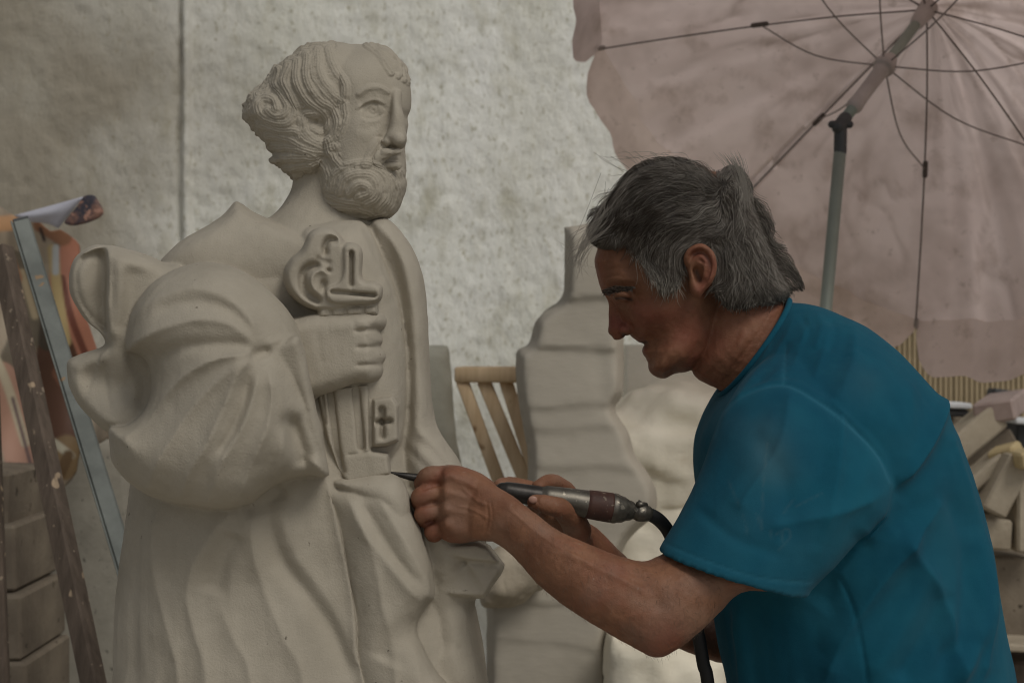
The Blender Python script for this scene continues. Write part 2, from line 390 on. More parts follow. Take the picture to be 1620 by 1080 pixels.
# ------------------------------------------------------------------ ground, wall, screen
gx = np.array([-60, 60]); 
gr = part('ground', (np.array([(-80, -80, 0), (80, -80, 0), (80, 120, 0), (-80, 120, 0)], float), [[0, 1, 2, 3]]), M['ground'], kind='structure')
def wall_geo():
    d0 = 4.3; xs = np.concatenate([np.arange(-4.6, -1.72, .03), np.arange(-1.72, 1.05, .012)]); zs = np.arange(0, 3.0, .012)
    xs = np.sort(np.concatenate([xs, np.linspace((268-CX)/F*d0, (312-CX)/F*d0, 24)]))
    X, Z = np.meshgrid(xs, zs); x, z = X.ravel(), Z.ravel(); px = CX+x/d0*F
    P = np.column_stack([x, x*0, z])
    lum = noise3(P*np.array([1, 1, .75]), 44, 3, 3)*.0034+noise3(P, 5, 2, 8)*.008
    y = d0-lum
    y -= .012*(px < 284)*(1-np.exp(-np.clip(284-px, 0, None)/14))
    y += .016*np.exp(-((px-284-1.5*np.sin(z*9))/2.6)**2)*(.75+.25*np.sin(z*23))
    y -= .022*np.clip(1-((px-296)/7)**2, 0, 1)**.5
    V = np.column_stack([x, y, z]); n = len(V)
    f = grid_faces(len(zs), len(xs), False).tolist()
    # thickness
    c = [0, len(xs)-1, n-1, n-len(xs)]
    B = V[c].copy(); B[:, 1] = d0+.3; V = np.vstack([V, B])
    bot = list(range(0, len(xs))); top = list(range(n-len(xs), n)); lef = list(range(0, n, len(xs))); rig = list(range(len(xs)-1, n, len(xs)))
    f += [[n+1, n, n+3, n+2], bot[::-1]+[n, n+1], top+[n+2, n+3], lef+[n+3, n][::1], rig[::-1]+[n+1, n+2]]
    return V, f
wt = thing('plaster_wall', 'rough white rendered wall with a vertical groove and strip, behind the carved statue', 'wall', (-.3, 4.3, 0))
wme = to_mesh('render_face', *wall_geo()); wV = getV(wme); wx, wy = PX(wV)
attr(wme, 'left_tone', np.clip(.95-(wx-100)/520+.35*noise3(wV, 2.2, 3, 5), 0, .95)*np.where(wx < 286, 1.0, .8))  # wall colour turns browner and darker towards the left, broken up by noise
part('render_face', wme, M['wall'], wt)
scr = thing('slatted_screen', 'tan screen of thin upright slats below the parasol edge at the right', 'screen', (1.8, 5.0, 0))
x0, x1 = (1340-CX)/F*5, (1340-CX)/F*5+5.2
sl = to_mesh('slat', *box((0, 0, 1.0), (.0135, .012, 2.0), None, .002), smooth=False)
sl.materials.append(M['reed'])
k = 0
xx = x0
while xx < x1:
    o = bpy.data.objects.new('slat', sl); COL.objects.link(o); o.parent = scr; o.location = (xx-1.8, random.uniform(-.002, .002), 0); xx += .0182
for z in (.3, .75, 1.13, 1.30, 1.7): part('rail', box(((x0+x1)/2, 5.012, z), (x1-x0, .012, .02)), M['rail'], scr)
part('backing_sheet', box(((x0+x1)/2, 5.03, 1.0), (x1-x0, .01, 2.0)), M['grey_wood'], scr)

# ------------------------------------------------------------------ parasol
par = thing('parasol', 'faded pink parasol with thin ribs on a tilted grey pole, behind the sculptor', 'parasol', (.7, 3.1, 0))
def parasol():
    R, drop, th, ph, az = .7155, .2596, 1.0649, -2.2675, .4965
    H = W(1467, 15, 3.1); a = np.array([math.sin(th)*math.cos(ph), -math.cos(th), math.sin(th)*math.sin(ph)])
    u = np.cross(a, [0, 0, 1.]); u /= np.linalg.norm(u); v = np.cross(a, u)
    def P(k, r):   # point on rib angle k (unit 45 deg), r 0..1
        ang = az+k*math.pi/4
        q = drop*(r**1.25)
        return H+R*r*(math.cos(ang)*u+math.sin(ang)*v)+a*q
    # cloth: between ribs, slightly hollow
    V = []; ST = []; nk, nr = 32, 60
    for s in range(8):
        for i in range(nk):
            t = i/nk
            for j in range(nr):
                r = j/(nr-1)
                p = P(s, r)*(1-t)+P(s+1, r)*t
                bow = 4*t*(1-t)
                p = p+(H+a*drop*.2-p)*(-.02)*bow*r-a*.018*bow*r*(1-r)*4*.6
                p = p+a*.009*math.sin(t*9+s*2.1+r*2)*r*bow+a*.006*math.sin(t*19+s+r*5)*r*bow+a*.004*math.sin(t*41+s*3+r*3)*r*r*bow
                V.append(p-a*.012); ST.append((s+t, r))
    ST = np.array(ST); an_ = ST[:, 0]*math.pi/4; q3 = np.column_stack([np.cos(an_)*ST[:, 1], np.sin(an_)*ST[:, 1], ST[:, 1]*.0])
    n1 = noise3(q3, 3.1, 3, 3); n2 = noise3(np.column_stack([an_*2.2, ST[:, 1]*1.3, an_*0]), 1.6, 3, 8)
    crease = np.exp(-(n1/.07)**2)*.6+np.exp(-(n2/.06)**2)*.8
    V = np.array(V); V = V+a*(crease*.0035*np.clip(ST[:, 1]*2, 0, 1))[:, None]
    stain = np.clip(crease*np.clip(noise3(q3, 2.0, 2, 5)+.45, 0, 1)*.9+np.clip(noise3(q3, 5, 3, 9)-.35, 0, 1)*.5, 0, .8)
    V = V.reshape(8*nk, nr, 3)
    f = grid_faces(8*nk, nr, False).tolist(); m = 8*nk
    f += [[(m-1)*nr+j, j, j+1, (m-1)*nr+j+1] for j in range(nr-1)]
    cme = to_mesh('canopy', V.reshape(-1, 3), f); attr(cme, 'stain', stain)
    part('canopy', cme, M['cloth'], par)
    # valance: hangs along the axis with scalloped ends between ribs
    for s in range(8):
        VV = []; rt = 1.0 if s in (1, 2, 3) else .15
        for i in range(33):
            t = i/32; tip = V[(s*nk+i) % (8*nk), nr-1]
            p = tip.copy()
            e = min(t, 1-t)*9; e = min(1, e)**.5
            wav = .004*math.sin(t*17+s)
            nrm = p-H; nrm -= a*(nrm@a); nrm /= np.linalg.norm(nrm)
            for j in range(5):
                q = j/4; VV.append(p+(a*(.105-.05*rt)+nrm*.012+np.array([0, 0, -.015-.075*rt])+nrm*wav)*q*(.25+.75*e)-nrm*.0006)
        part('valance', (np.array(VV), grid_faces(33, 5, False).tolist()), M['cloth'], par)
    S = H+a*.215
    for k in range(8):
        pts = [P(k, r)+a*.004 for r in (.02, .25, .5, .75, .93, 1.0)]
        rb = part('rib', tube(pts, [.0019]*6, n=6, sub=3), M['rib'], par)
        tipb = P(k, 1.0)+a*.004
        part('rib_tip', tube([P(k, .985), P(k, 1.008)], .0055, n=8), M['hub'], rb)
        mid = P(k, .5); sag = (S+mid)/2+a*(.02 if k not in (1,) else .03)+np.array([0, 0, -.012])
        part('stretcher', tube([S, sag, mid], .0018, n=5, sub=6), M['rib2'], rb)
        part('rib_joint', tube([P(k, .48), P(k, .52)], .006, n=6), M['rib'], rb)
    J = H+a*.42
    part('hub', tube([H-a*.02, H+a*.0, H+a*.05], [.02, .021, .016], n=16), M['hub'], par)
    part('shaft', tube([H, J], .0115, n=14, smooth=False), M['pole'], par)
    part('runner', tube([S-a*.02, S-a*.005, S+a*.01, S+a*.02, S+a*.11, S+a*.14], [.018, .024, .022, .0165, .0155, .0175], n=16, sub=2), M['hub'], par)
    part('tilt_joint', merge([tube([J-a*.02, J+a*.01], .014, n=12), tube([J, J+np.array([-.001, 0, -.055])], .0135, n=12), tube([J+np.array([-.018, 0, 0]), J+np.array([.018, 0, 0])], .008, n=8)]), M['dark_metal'], par)
    G = J+np.array([-.035*J[2]/.7, 0.0, -J[2]]); G[2] = 0
    G = J+(W(1305, 497, 2.9)-J)*0+np.array([(W(1305, 497, J[1])-J)[0]/(J-W(1305, 497, J[1]))[2]*J[2], 0, -J[2]])
    part('pole', tube([J+np.array([0, 0, -.04]), G+np.array([0, 0, .1])], .0128, n=16, smooth=False), M['pole'], par)
    b = part('base', tube([G+np.array([0, 0, .0]), G+np.array([0, 0, .05]), G+np.array([0, 0, .08])], [.24, .24, .2], n=32, smooth=False), M['grey_stone'], par)
    part('socket', tube([G+np.array([0, 0, .07]), G+np.array([0, 0, .32])], .022, n=16, smooth=False), M['pole'], b)
def cloth_mat():
    m = mat('faded_pink_canvas', (.95, .79, .745), (.88, .71, .665), 4, .9, ((700, .2, .0006), (9, .5, .02)), mix2=((3.2, .50, .80, (.50, .38, .33)), (9, .56, .85, (.46, .34, .28)), (26, .62, .82, (.46, .35, .30))), attrs=(('stain', (.42, .31, .26)),))
    nt = m.node_tree; N = nt.nodes; L = nt.links; b = N['Principled BSDF']; tr = N.new('ShaderNodeBsdfTranslucent'); mx = N.new('ShaderNodeMixShader')
    mx.inputs[0].default_value = .76; out = N['Material Output']
    src = b.inputs['Base Color'].links[0].from_socket; L.new(src, tr.inputs['Color'])
    L.new(b.outputs[0], mx.inputs[1]); L.new(tr.outputs[0], mx.inputs[2]); L.new(mx.outputs[0], out.inputs['Surface']); return m
M['cloth'] = cloth_mat(); M['rib2'] = mat('thin_wire', (.22, .19, .18), (.18, .15, .14), 10, .5, (), metal=.3)
parasol()
#@@BACK
# ------------------------------------------------------------------ stones, planks and prints around the yard
GY = lambda d: CY+CZ*F/d      # picture row of the ground at depth d
def rough(outline, d, h, R, vox=.012, amp=.006, nsc=18, strokes=(), seed=0, step=8, hb=None):
    g = pillow(outline, d, h, R, strokes, step=step, hb=hb)
    me = remesh([g], vox, 1)
    V = getV(me); N = getN(me); n = noise3(V, nsc, 4, seed)
    setV(me, V+N*(n*amp)[:, None]); return me
# rough-sawn half-finished statue (terraced block)
g2 = GY(2.9)
terr = [('s', 9.7, 60, [(1010, 474), (950, 470), (880, 476), (840, 480)]), ('s', 8.2, 50, [(1000, 556), (930, 552), (850, 549), (815, 552)]),
        ('s', 6.0, 50, [(1000, 646), (930, 640), (870, 646), (818, 642)]), ('s', 5.2, 40, [(1040, 690), (960, 676), (880, 682), (820, 676)]), ('s', 6.0, 50, [(1040, 752), (960, 738), (880, 742), (820, 735)]),
        ('s', 5.2, 50, [(1030, 800), (960, 796), (880, 806), (800, 800)]), ('s', 6.7, 60, [(1000, 880), (930, 876), (860, 866), (780, 880)]), ('s', 6.7, 60, [(1000, 960), (930, 950), (860, 956), (770, 940)]),
        ('g', 3.7, 14, [(946, 540), (952, 600), (956, 660)]), ('s', 3.0, 26, [(965, 1040), (900, 1020), (770, 1010)])]
single('rough_statue', rough([(897, 359), (893, 362), (893, 370), (893, 420), (893, 456), (892, 464), (884, 478), (866, 488), (850, 504), (845, 512), (842, 530), (836, 546), (822, 551), (817, 556), (816, 562), (816, 600), (821, 640), (828, 680), (835, 720), (832, 790), (820, 840), (790, 872), (768, 900), (770, 980), (768, 1080), (760, 1400), (760, g2), (985, g2), (975, 1400), (966, 1080), (962, 940), (985, 870), (1005, 842), (1032, 816), (1040, 785), (1028, 752), (1006, 722), (994, 684), (972, 646), (986, 620), (986, 548), (986, 500), (986, 362)],
    2.9, .15, 5, .006, .0012, 20, terr, step=4), M['sawn'], 'tall grey block statue rough-sawn into stepped terraces, standing between the carved statue and the man', 'statue')
# pale rock face
g3 = GY(3.3)
single('pale_rock', rough([(900, 650), (960, 636), (1000, 621), (1050, 604), (1095, 596), (1140, 604), (1175, 640), (1190, 760), (1180, 900), (1150, 975), (1080, 1000), (960, 985), (900, 900), (890, 760)],
    3.3, .17, 60, .012, .012, 14, [('s', 28, 60, [(960, 700), (1020, 680), (1080, 690), (1150, 670)]), ('s', 20, 50, [(1150, 745), (1080, 760), (1030, 740), (980, 760)]), ('g', 22, 16, [(1000, 830), (1060, 800), (1120, 810)]), ('r', 22, 24, [(1000, 640), (1060, 625), (1130, 650)])]), M['pale_stone'], 'cream rough-broken rock with a pointed left edge, under the man\'s chin', 'rock')
single('rock_plinth', box(W(1050, (1000+GY(3.3))/2, 3.32), (.44, .36, (GY(3.3)-1000)/F*3.3), None, .01), M['grey_stone'], 'low grey block that carries the cream broken rock', 'stone block')
c = W(1050, 545, 3.62); top = c[2]
single('square_stone', box((c[0]+.0, 3.62, top/2), (.205, .12, top), (0, 0, .03), .006), M['pale_stone'], 'upright pale squared stone slab just right of the stepped block statue, behind the rock', 'stone slab')
single('rounded_stone', rough([(955, 1035), (985, 1012), (1030, 1002), (1060, 1005), (1085, 1022), (1130, 1040), (1150, 1075), (1150, GY(2.75)), (955, GY(2.75))], 2.75, .13, 30, .012, .006, 20, [('s', 20, 30, [(1060, 1008), (1052, 1040), (1060, 1100)])]), M['white_stone'] if 'white_stone' in M else M['pale_stone'], 'pale stone block with a chipped top, low under the man\'s elbow', 'stone block')
single('chipped_stone', rough([(764, 960), (762, 915), (772, 880), (800, 862), (838, 868), (868, 890), (862, 925), (835, 948), (800, 962)], 2.72, .06, 22, .008, .008, 26, [('g', 26, 7, [(782, 950), (788, 962)]), ('g', 10, 5, [(790, 900), (800, 930), (830, 940)])], step=4), M['tan_stone'], 'small chipped stone with a dark notch on the ledge right of the carved cloak corner', 'stone')
# grey slab against the wall
M['green_stone'] = mat('grey_green_stone', (.44, .43, .36), (.34, .33, .27), 7, .92, ((80, .5, .004),), spots=((50, .68, (.2, .18, .14)),))
def slab(name, quad, d, t, m, label, cat='stone slab', lean=0):
    g = pillow(quad, (lambda x, y: d+lean*(y-quad[0][1])/1000), t, 5, step=6, sm=1)
    return single(name, remesh([g], .007, 1), M[m] if isinstance(m, str) else m, label, cat)
slab('upright_slab', [(636, 544), (708, 545), (712, 555), (722, 690), (736, 760), (742, 1100), (745, GY(3.4)), (640, GY(3.4))], 3.4, .035, 'green_stone', 'narrow grey-green stone slab upright against the wall, just right of the carved cloak')
# slatted wooden stand
ws = thing('wooden_stand', 'pale pine stand with a top rail over three splayed slats, right of the grey-green slab', 'wooden frame', (-.05, 3.15, 0))
part('top_rail', box(W(778, 592, 3.15), (.150, .10, .034), (0, 0, -.16), .004), M['wood'], ws)
for (a, b, w) in (((731, 602), (792, 768), .022), ((765, 602), (834, 768), .024), ((800, 602), (846, 745), .024)):
    a = np.array(a, float); b = np.array(b, float); dirn = (b-a)/(b[1]-a[1]); yb = GY(3.12)
    e = a+dirn*(1300-a[1]) if False else a+dirn*(960-a[1])
    part('slat', beam(W(a[0], a[1], 3.14), W(e[0], e[1], 3.10), w*1.25, .045), M['wood'], ws)
part('bottom_rail', beam(W(790, 955, 3.1), W(940, 955, 3.1), .05, .04, (0, 1, 0)), M['wood'], ws)
for x in (800, 925): part('leg', beam(W(x, 955, 3.12), W(x, GY(3.12), 3.12), .045, .045), M['wood'], ws)

# ---- right-hand pile of offcuts
def bp(name, p0, p1, w, t, d, m, label, d1=None, cat='stone offcut'):
    g = beam(W(*p0, d), W(*p1, d1 or d), w/F*d, t, (0, 1, 0), .006)
    return single(name, g, M[m], label, cat, {'stone_offcut': 'offcuts in the jumbled pile at the right', 'stacked_block': 'stained blocks stacked at the lower left'}.get(name), smooth=False)
PS = {'M': M}
bp('stone_offcut', (1500, 716), (1572, 655), 42, .10, 3.6, 'tan_stone', 'thick pale offcut sloping up to the right, topmost long one behind the man\'s back')
bp('stone_offcut', (1572, 652), (1596, 634), 34, .10, 3.55, 'pink_stone', 'short pinkish offcut at the upper end of the topmost sloping offcut', 3.75)
bp('stone_offcut', (1523, 772), (1588, 716), 22, .09, 3.5, 'tan_stone', 'thin sloping offcut with a yellow end, below the topmost one')
bp('stone_offcut', (1584, 722), (1598, 710), 22, .07, 3.46, 'yellow_stone', 'small yellow stone end sitting on the thin sloping offcut', 3.5)
bp('stone_offcut', (1562, 808), (1607, 722), 40, .10, 3.45, 'tan_stone', 'stout offcut leaning steeply with its lit top at the right edge')
bp('stone_offcut', (1603, 728), (1640, 722), 26, .10, 3.40, 'yellow_stone', 'yellowish block end at the right edge of the photo')
bp('stone_offcut', (1520, 735), (1600, 690), 34, .06, 3.72, 'brown_stone', 'dark brown offcut in the gap between the two sloping offcuts')
bp('stone_offcut', (1530, 740), (1545, 800), 32, .08, 3.66, 'tan_stone', 'short upright offcut filling the gap beside the man\'s back')
bp('stone_offcut', (1525, 838), (1588, 842), 48, .12, 3.5, 'tan_stone', 'squat squared block under the leaning offcuts')
bp('stone_offcut', (1617, 755), (1617, 868), 46, .14, 3.5, 'tan_stone', 'upright squared block at the right edge under the leaning offcut')
bp('stone_offcut', (1520, 935), (1680, 940), 130, .20, 3.62, 'brown_stone', 'large stained block low at the right edge')
bp('stone_offcut', (1548, 875), (1556, 1010), 26, .12, 3.45, 'tan_stone', 'narrow upright block just right of the man\'s lower back')
bp('stone_plate', (1560, 1010), (1680, 1016), 12, .2, 3.5, 'tan_stone', 'thin pale slab under the large stained block')
bp('trestle', (1560, 1150), (1900, 1150), 260, .4, 3.75, 'dark_wood', 'dark timber trestle under the pile of offcuts at the lower right', cat='trestle')
bp('metal_beam', (1565, 624), (1700, 642), 22, .06, 4.1, 'dark_metal', 'dark grey metal beam lying behind the pile of offcuts', cat='metal beam')
bp('dark_slab', (1592, 684), (1720, 692), 44, .16, 3.9, 'dark_metal', 'dark grey slab with a pale top edge at the right edge of the pile', cat='slab')
bp('pale_sheet', (1588, 663), (1720, 672), 8, .18, 3.85, 'white_plastic', 'pale thin sheet lying on the dark slab at the right edge', cat='sheet')
bp('white_sheet', (1478, 639), (1527, 641), 9, .12, 3.9, 'white_plastic', 'white flat sheet poking out behind the man\'s back', cat='sheet')
bp('dark_slab', (1478, 651), (1524, 652), 12, .10, 3.9, 'dark_metal', 'dark strip directly under the white sheet behind the man', cat='slab')
bp('stone_offcut', (1440, 700), (1530, 690), 70, .1, 4.0, 'brown_stone', 'brown block behind the man\'s back under the white sheet')
bp('stone_offcut', (1560, 760), (1680, 760), 120, .1, 4.0, 'brown_stone', 'wide dark brown block at the back of the pile')
bp('board', (1450, 1000), (1700, 1000), 440, .1, 4.05, 'dark_wood', 'wide dark board standing behind the pile of offcuts', cat='board')

# ---- left: stacked blocks, slabs, bars, torn print
bp('stacked_block', (-90, 778), (44, 782), 84, .24, 3.0, 'brown_stone', 'stained block topmost in the stack at the lower left', cat='stone block')
bp('stacked_block', (-90, 872), (58, 868), 100, .26, 2.98, 'brown_stone', 'stained block second from the top of the lower left stack', cat='stone block')
bp('stacked_block', (-90, 975), (70, 972), 98, .28, 2.96, 'brown_stone', 'brownish block third from the top of the lower left stack', cat='stone block')
bp('stacked_block', (-90, 1070), (78, 1070), 92, .28, 2.95, 'brown_stone', 'lowest block in view of the lower left stack', cat='stone block')
bp('stacked_block', (-90, 1330), (90, 1330), 425, .3, 2.95, 'grey_stone', 'big base block under the lower left stack', cat='stone block')
slab('leaning_slab', [(44, 700), (150, 690), (205, 700), (235, 1100), (240, GY(3.55)), (60, GY(3.55))], 3.55, .03, 'grey_stone', 'speckled grey slab standing behind the two leaning bars')
slab('leaning_slab', [(150, 610), (300, 600), (300, GY(3.9)), (150, GY(3.9))], 3.9, .03, 'brown_stone', 'mottled brown slab partly hidden behind the carved statue, beside the steel bar')
def bar(name, p0, d0, p1, d1, w, t, m, label, side, open_=False):
    A = W(*p0, d0); B = W(*p1, d1); dirn = (B-A)/(A[2]-B[2]); G = A+dirn*(A[2]-.02)
    L = []
    if open_:
        root = thing(name, label, 'metal bar', (G[0], G[1], 0))
        part('web', beam(A, G, w, .004, side), M[m], root, smooth=False)
        z = (G-A)/np.linalg.norm(G-A); s = np.array(side, float); s -= z*(s@z); s /= np.linalg.norm(s); x = np.cross(s, z)
        for sg in (-1, 1): part('flange', beam(A+x*sg*w/2+s*t/2, G+x*sg*w/2+s*t/2, .004, t, side), M[m], root, smooth=False)
    else: single(name, beam(A, G, w, t, side), M[m], label, 'timber bar', smooth=False)
def sbar():
    A = W(34, 352, 2.55); Bm = W(206, 915, 2.35); dirn = (Bm-A)/(A[2]-Bm[2]); G = A+dirn*(A[2]-.01)
    root = thing('steel_bar', 'galvanised grey-green steel box bar leaning in front of the torn print', 'metal bar', (G[0], G[1], 0))
    z = (G-A)/np.linalg.norm(G-A); s = np.array((.35, -1, 0.)); s -= z*(s@z); s /= np.linalg.norm(s); x = np.cross(s, z)
    part('box_section', beam(A, G, .030, .030, s), M['steel'], root, smooth=False)
    part('end_cap', beam(A-z*.004, A+z*.001, .027, .027, s), M['dark_metal'], root, smooth=False)
    part('lip', beam(A+x*(-.0165)+s*.010, G+x*(-.0165)+s*.010, .003, .012, s), M['steel'], root, smooth=False)
sbar()
bar('timber_bar', (2, 392), 2.5, (150, 1090), 2.3, .033, .03, 'dark_wood', 'old dark brown timber bar with pale paint chips, leaning at the left edge', (-.35, -1, 0))
bar('timber_bar', (-16, 420), 2.55, (8, 1090), 2.45, .014, .02, 'dark_wood', 'thin dark bar at the extreme left edge beside the brown timber', (0, -1, 0))
# torn print: a curled sheet of printed paper, generic figures
def printed():
    out = [(-50, 340), (22, 341), (45, 338), (62, 350), (80, 366), (96, 363), (120, 380), (127, 392), (124, 410), (112, 432), (113, 450), (132, 490), (148, 535), (155, 560), (172, 640), (178, 682), (160, 700), (128, 712), (122, 745), (104, 768), (86, 770), (74, 735), (62, 690), (60, 800), (48, 792), (35, 745), (14, 732), (-50, 735)]
    g = pillow(out, lambda x, y: 3.25+.02*np.sin(x*.05)+.012*np.sin(y*.03+x*.02), .0015, 3, step=3, sm=2)
    me = to_mesh('printed_sheet', *g); V = getV(me); x, y = PX(V)
    col = np.tile(np.array([.30, .24, .17]), (len(V), 1))
    n = noise3(np.column_stack([x, y*.4, x*0]), .05, 3, 4)
    col = col*(1+.45*n[:, None])
    def blob(P, w, c, cl=False, k=3):
        nonlocal col
        d, s, t = polydist(x, y, spline(P, 5)); a = np.clip((w-d)/k, 0, 1)[:, None]; sh = (1-.55*np.clip(d/w, 0, 1)[:, None]**2)
        col = col*(1-a)+np.array(c)*a*(.75+.25*sh)
    blob([(20, 420), (40, 520), (10, 600)], 26, (.16, .13, .09)); blob([(20, 480), (50, 560)], 10, (.45, .36, .24)); blob([(35, 430), (55, 500)], 7, (.42, .33, .2))
    blob([(0, 600), (25, 680), (50, 790)], 30, (.48, .27, .19)); blob([(-10, 560), (12, 610), (40, 700)], 9, (.55, .47, .33)); blob([(20, 630), (50, 740)], 4, (.15, .1, .1))
    blob([(90, 560), (90, 640), (110, 690)], 34, (.10, .045, .025)); blob([(80, 480), (75, 540)], 16, (.06, .045, .03)); blob([(95, 590), (130, 640)], 14, (.20, .085, .045))
    blob([(100, 735), (106, 712)], 26, (.20, .13, .06)); blob([(86, 700), (112, 720)], 8, (.42, .38, .28)); blob([(96, 748), (108, 720)], 10, (.12, .07, .03))
    blob([(118, 395), (100, 440), (118, 490), (150, 570), (165, 640)], 24, (.42, .17, .10)); blob([(98, 440), (112, 500), (135, 560)], 7, (.16, .05, .03))
    blob([(84, 395), (92, 470), (104, 540)], 10, (.45, .33, .14)); blob([(88, 392), (88, 430)], 7, (.42, .43, .42)); blob([(66, 355), (100, 375)], 15, (.26, .12, .06)); blob([(64, 362), (70, 380)], 4, (.03, .02, .02))
    blob([(-10, 355), (20, 352)], 14, (.5, .27, .12)); blob([(10, 400), (25, 440)], 12, (.34, .16, .08))
    ca = me.color_attributes.new('print', 'FLOAT_COLOR', 'POINT'); ca.data.foreach_set('color', np.column_stack([np.clip(col*.85+col.mean(1)[:, None]*.1, 0, 1), np.ones(len(V))]).astype(np.float32).ravel())
    m = mat('printed_paper', (.3, .3, .3), None, 5, .55, ((6, .4, .01),)); nt = m.node_tree; at = nt.nodes.new('ShaderNodeAttribute'); at.attribute_name = 'print'
    nt.links.new(at.outputs['Color'], nt.nodes['Principled BSDF'].inputs['Base Color'])
    t = thing('torn_print', 'torn curled colour print hanging at the left, its corner folded over', 'print', (-1.05, 3.25, 0))
    part('printed_sheet', me, m, t)
    # folded corner: white back, then a curl that shows print again
    A, B, C = (22, 341, 3.22), (132, 311, 3.12), (92, 362, 3.17)
    rows = []
    for i in range(9):
        s = i/8
        for j in range(9):
            q = j/8
            top = np.array(A)*(1-q)+np.array(B)*q; bot = np.array(A)*(1-q)+np.array(C)*q
            p = top*(1-s)+bot*s; rows.append(W(p[0], p[1]+3*math.sin(q*6)*s, p[2]-.02*math.sin(q*3.14)*math.sin(s*3.14)))
    Vw = np.array(rows); f = grid_faces(9, 9, False)
    V2 = np.vstack([Vw, Vw+[0, .0012, 0]]); f2 = (f[:, ::-1]+81).tolist()
    edge = list(range(9))+list(range(17, 81, 9))+list(range(79, 71, -1))+list(range(63, 0, -9))
    rim = [[edge[(i+1) % len(edge)], edge[i], edge[i]+81, edge[(i+1) % len(edge)]+81] for i in range(len(edge))]
    part('folded_corner', (V2, f.tolist()+f2+rim), mat('paper_back', (.55, .55, .62), (.48, .48, .56), 8, .7, ()), t, 'pale lilac white back of the folded corner')
    cm = mat('curl_print', (.22, .12, .09), (.045, .042, .055), 26, .55, (), ramp=(.42, .55), mix2=((60, .55, .6, (.36, .2, .15)),))
    g = pillow([(132, 311), (148, 309), (156, 318), (164, 334), (158, 344), (140, 352), (118, 357), (102, 353), (110, 340), (122, 326)], 3.13, .006, 8, step=2)
    part('curled_tip', g, cm, t, 'dark printed curl at the tip of the folded corner')
printed()
# ------------------------------------------------------------------ the carved statue
D = 1.72
st = thing('saint_statue', 'carved pale limestone statue of a bearded robed saint holding a large key, front left', 'statue', (-.28, D, 0))
def S_(*rows): return loft(rows, 40, 4, 2.3)
gy = GY(D)
robe = []
robe.append(S_((420, 372, 575, 372, D, .055), (330, 392, 640, 392, D, .085), (262, 440, 664, 440, D, .11), (240, 520, 672, 520, D, .125), (225, 640, 664, 640, D, .14), (216, 740, 676, 730, D, .15),
    (207, 830, 690, 800, D, .16), (197, 900, 716, 870, D+.01, .165), (190, 975, 752, 960, D+.01, .17), (188, 1080, 772, 1080, D+.01, .18), (180, 1300, 796, 1300, D+.01, .20), (160, 1700, 820, 1700, D+.01, .21), (150, 2050, 820, 2050, D+.01, .21)))
# neck
robe.append(loft([(462, 250, 600, 250, D, .05), (464, 292, 600, 300, D, .052), (450, 320, 600, 330, D, .055), (425, 348, 615, 356, D, .07), (380, 380, 640, 390, D, .09)], 28, 5))
# left shoulder cape with stand-up collar corner
robe.append(pillow([(250, 420), (268, 396), (296, 374), (330, 356), (352, 341), (364, 327), (373, 318), (386, 324), (404, 336), (440, 353), (474, 368), (498, 382), (510, 430), (500, 490), (440, 500), (400, 480), (330, 460), (262, 450)], lambda x, y: 1.66+.05*np.clip((425-y)/105, 0, 1)**2+.03*np.clip((330-x)/80, 0, 1)**2, .055, 15,
    [('g', 5, 40, [(330, 440), (400, 460), (460, 460)])], sm=4))
# dark fold between chest and key: neckline hollow
# right cloak edge
robe.append(pillow([(585, 352), (608, 345), (634, 366), (654, 396), (668, 432), (675, 470), (678, 520), (681, 580), (685, 640), (690, 672), (707, 700), (722, 722), (735, 745), (760, 790), (700, 800), (640, 780), (630, 700), (630, 600), (625, 500), (610, 430), (590, 390)], 1.69, .07, 46,
    [('g', 9, 9, [(596, 360), (626, 420), (641, 500), (648, 600), (644, 700)]), ('g', 3, 10, [(650, 690), (690, 720), (720, 760)]), ('r', 3, 8, [(660, 680), (700, 715), (740, 770)]), ('g', 3, 7, [(640, 705), (680, 745), (700, 780)])], sm=5, pw=.4))
# chest and belly
robe.append(pillow([(470, 372), (500, 352), (560, 346), (585, 360), (606, 400), (626, 450), (638, 505), (646, 570), (647, 640), (640, 700), (622, 745), (600, 768), (540, 780), (480, 770), (450, 600), (455, 450)], 1.665, .085, 80,
    [('s', 6, 30, [(566, 346), (590, 400), (612, 440), (622, 480)]), ('g', 6, 10, [(556, 360), (580, 400), (606, 450)]), ('g', 4, 14, [(500, 380), (470, 420), (460, 480)])], sm=5))
# key-side book/cloth hollow under the hand
# frill: upper roll (scooped hollow with a thick right lip)
robe.append(pillow([(163, 387), (148, 388), (130, 396), (116, 412), (110, 436), (113, 465), (124, 490), (140, 512), (160, 528), (166, 545), (140, 556), (120, 563), (107, 572), (106, 590), (112, 618), (128, 645), (150, 668), (174, 684), (215, 688), (262, 640), (290, 560), (300, 480), (290, 424), (262, 416), (230, 402), (200, 393), (180, 388)], lambda x, y: 1.63-.02*np.exp(-((x-200)/60)**2), .05, 22,
    [('s', -52, 44, [(160, 380), (167, 400), (169, 440), (168, 480), (171, 520), (160, 560)]), ('r', 6, 4, [(166, 392), (171, 440), (171, 490), (174, 530)]), ('g', 6, 20, [(215, 420), (205, 480), (188, 530)]), ('r', 6, 12, [(185, 400), (190, 460), (182, 520), (160, 560), (125, 575)]),
     ('b', -14, 26, [(150, 600), (190, 610)]), ('g', 7, 12, [(200, 540), (215, 580), (228, 610), (222, 650)]), ('r', 6, 10, [(112, 590), (125, 630), (155, 660), (190, 676)]), ('g', 3, 5, [(165, 570), (168, 610), (175, 650)])], sm=5, step=2.5))
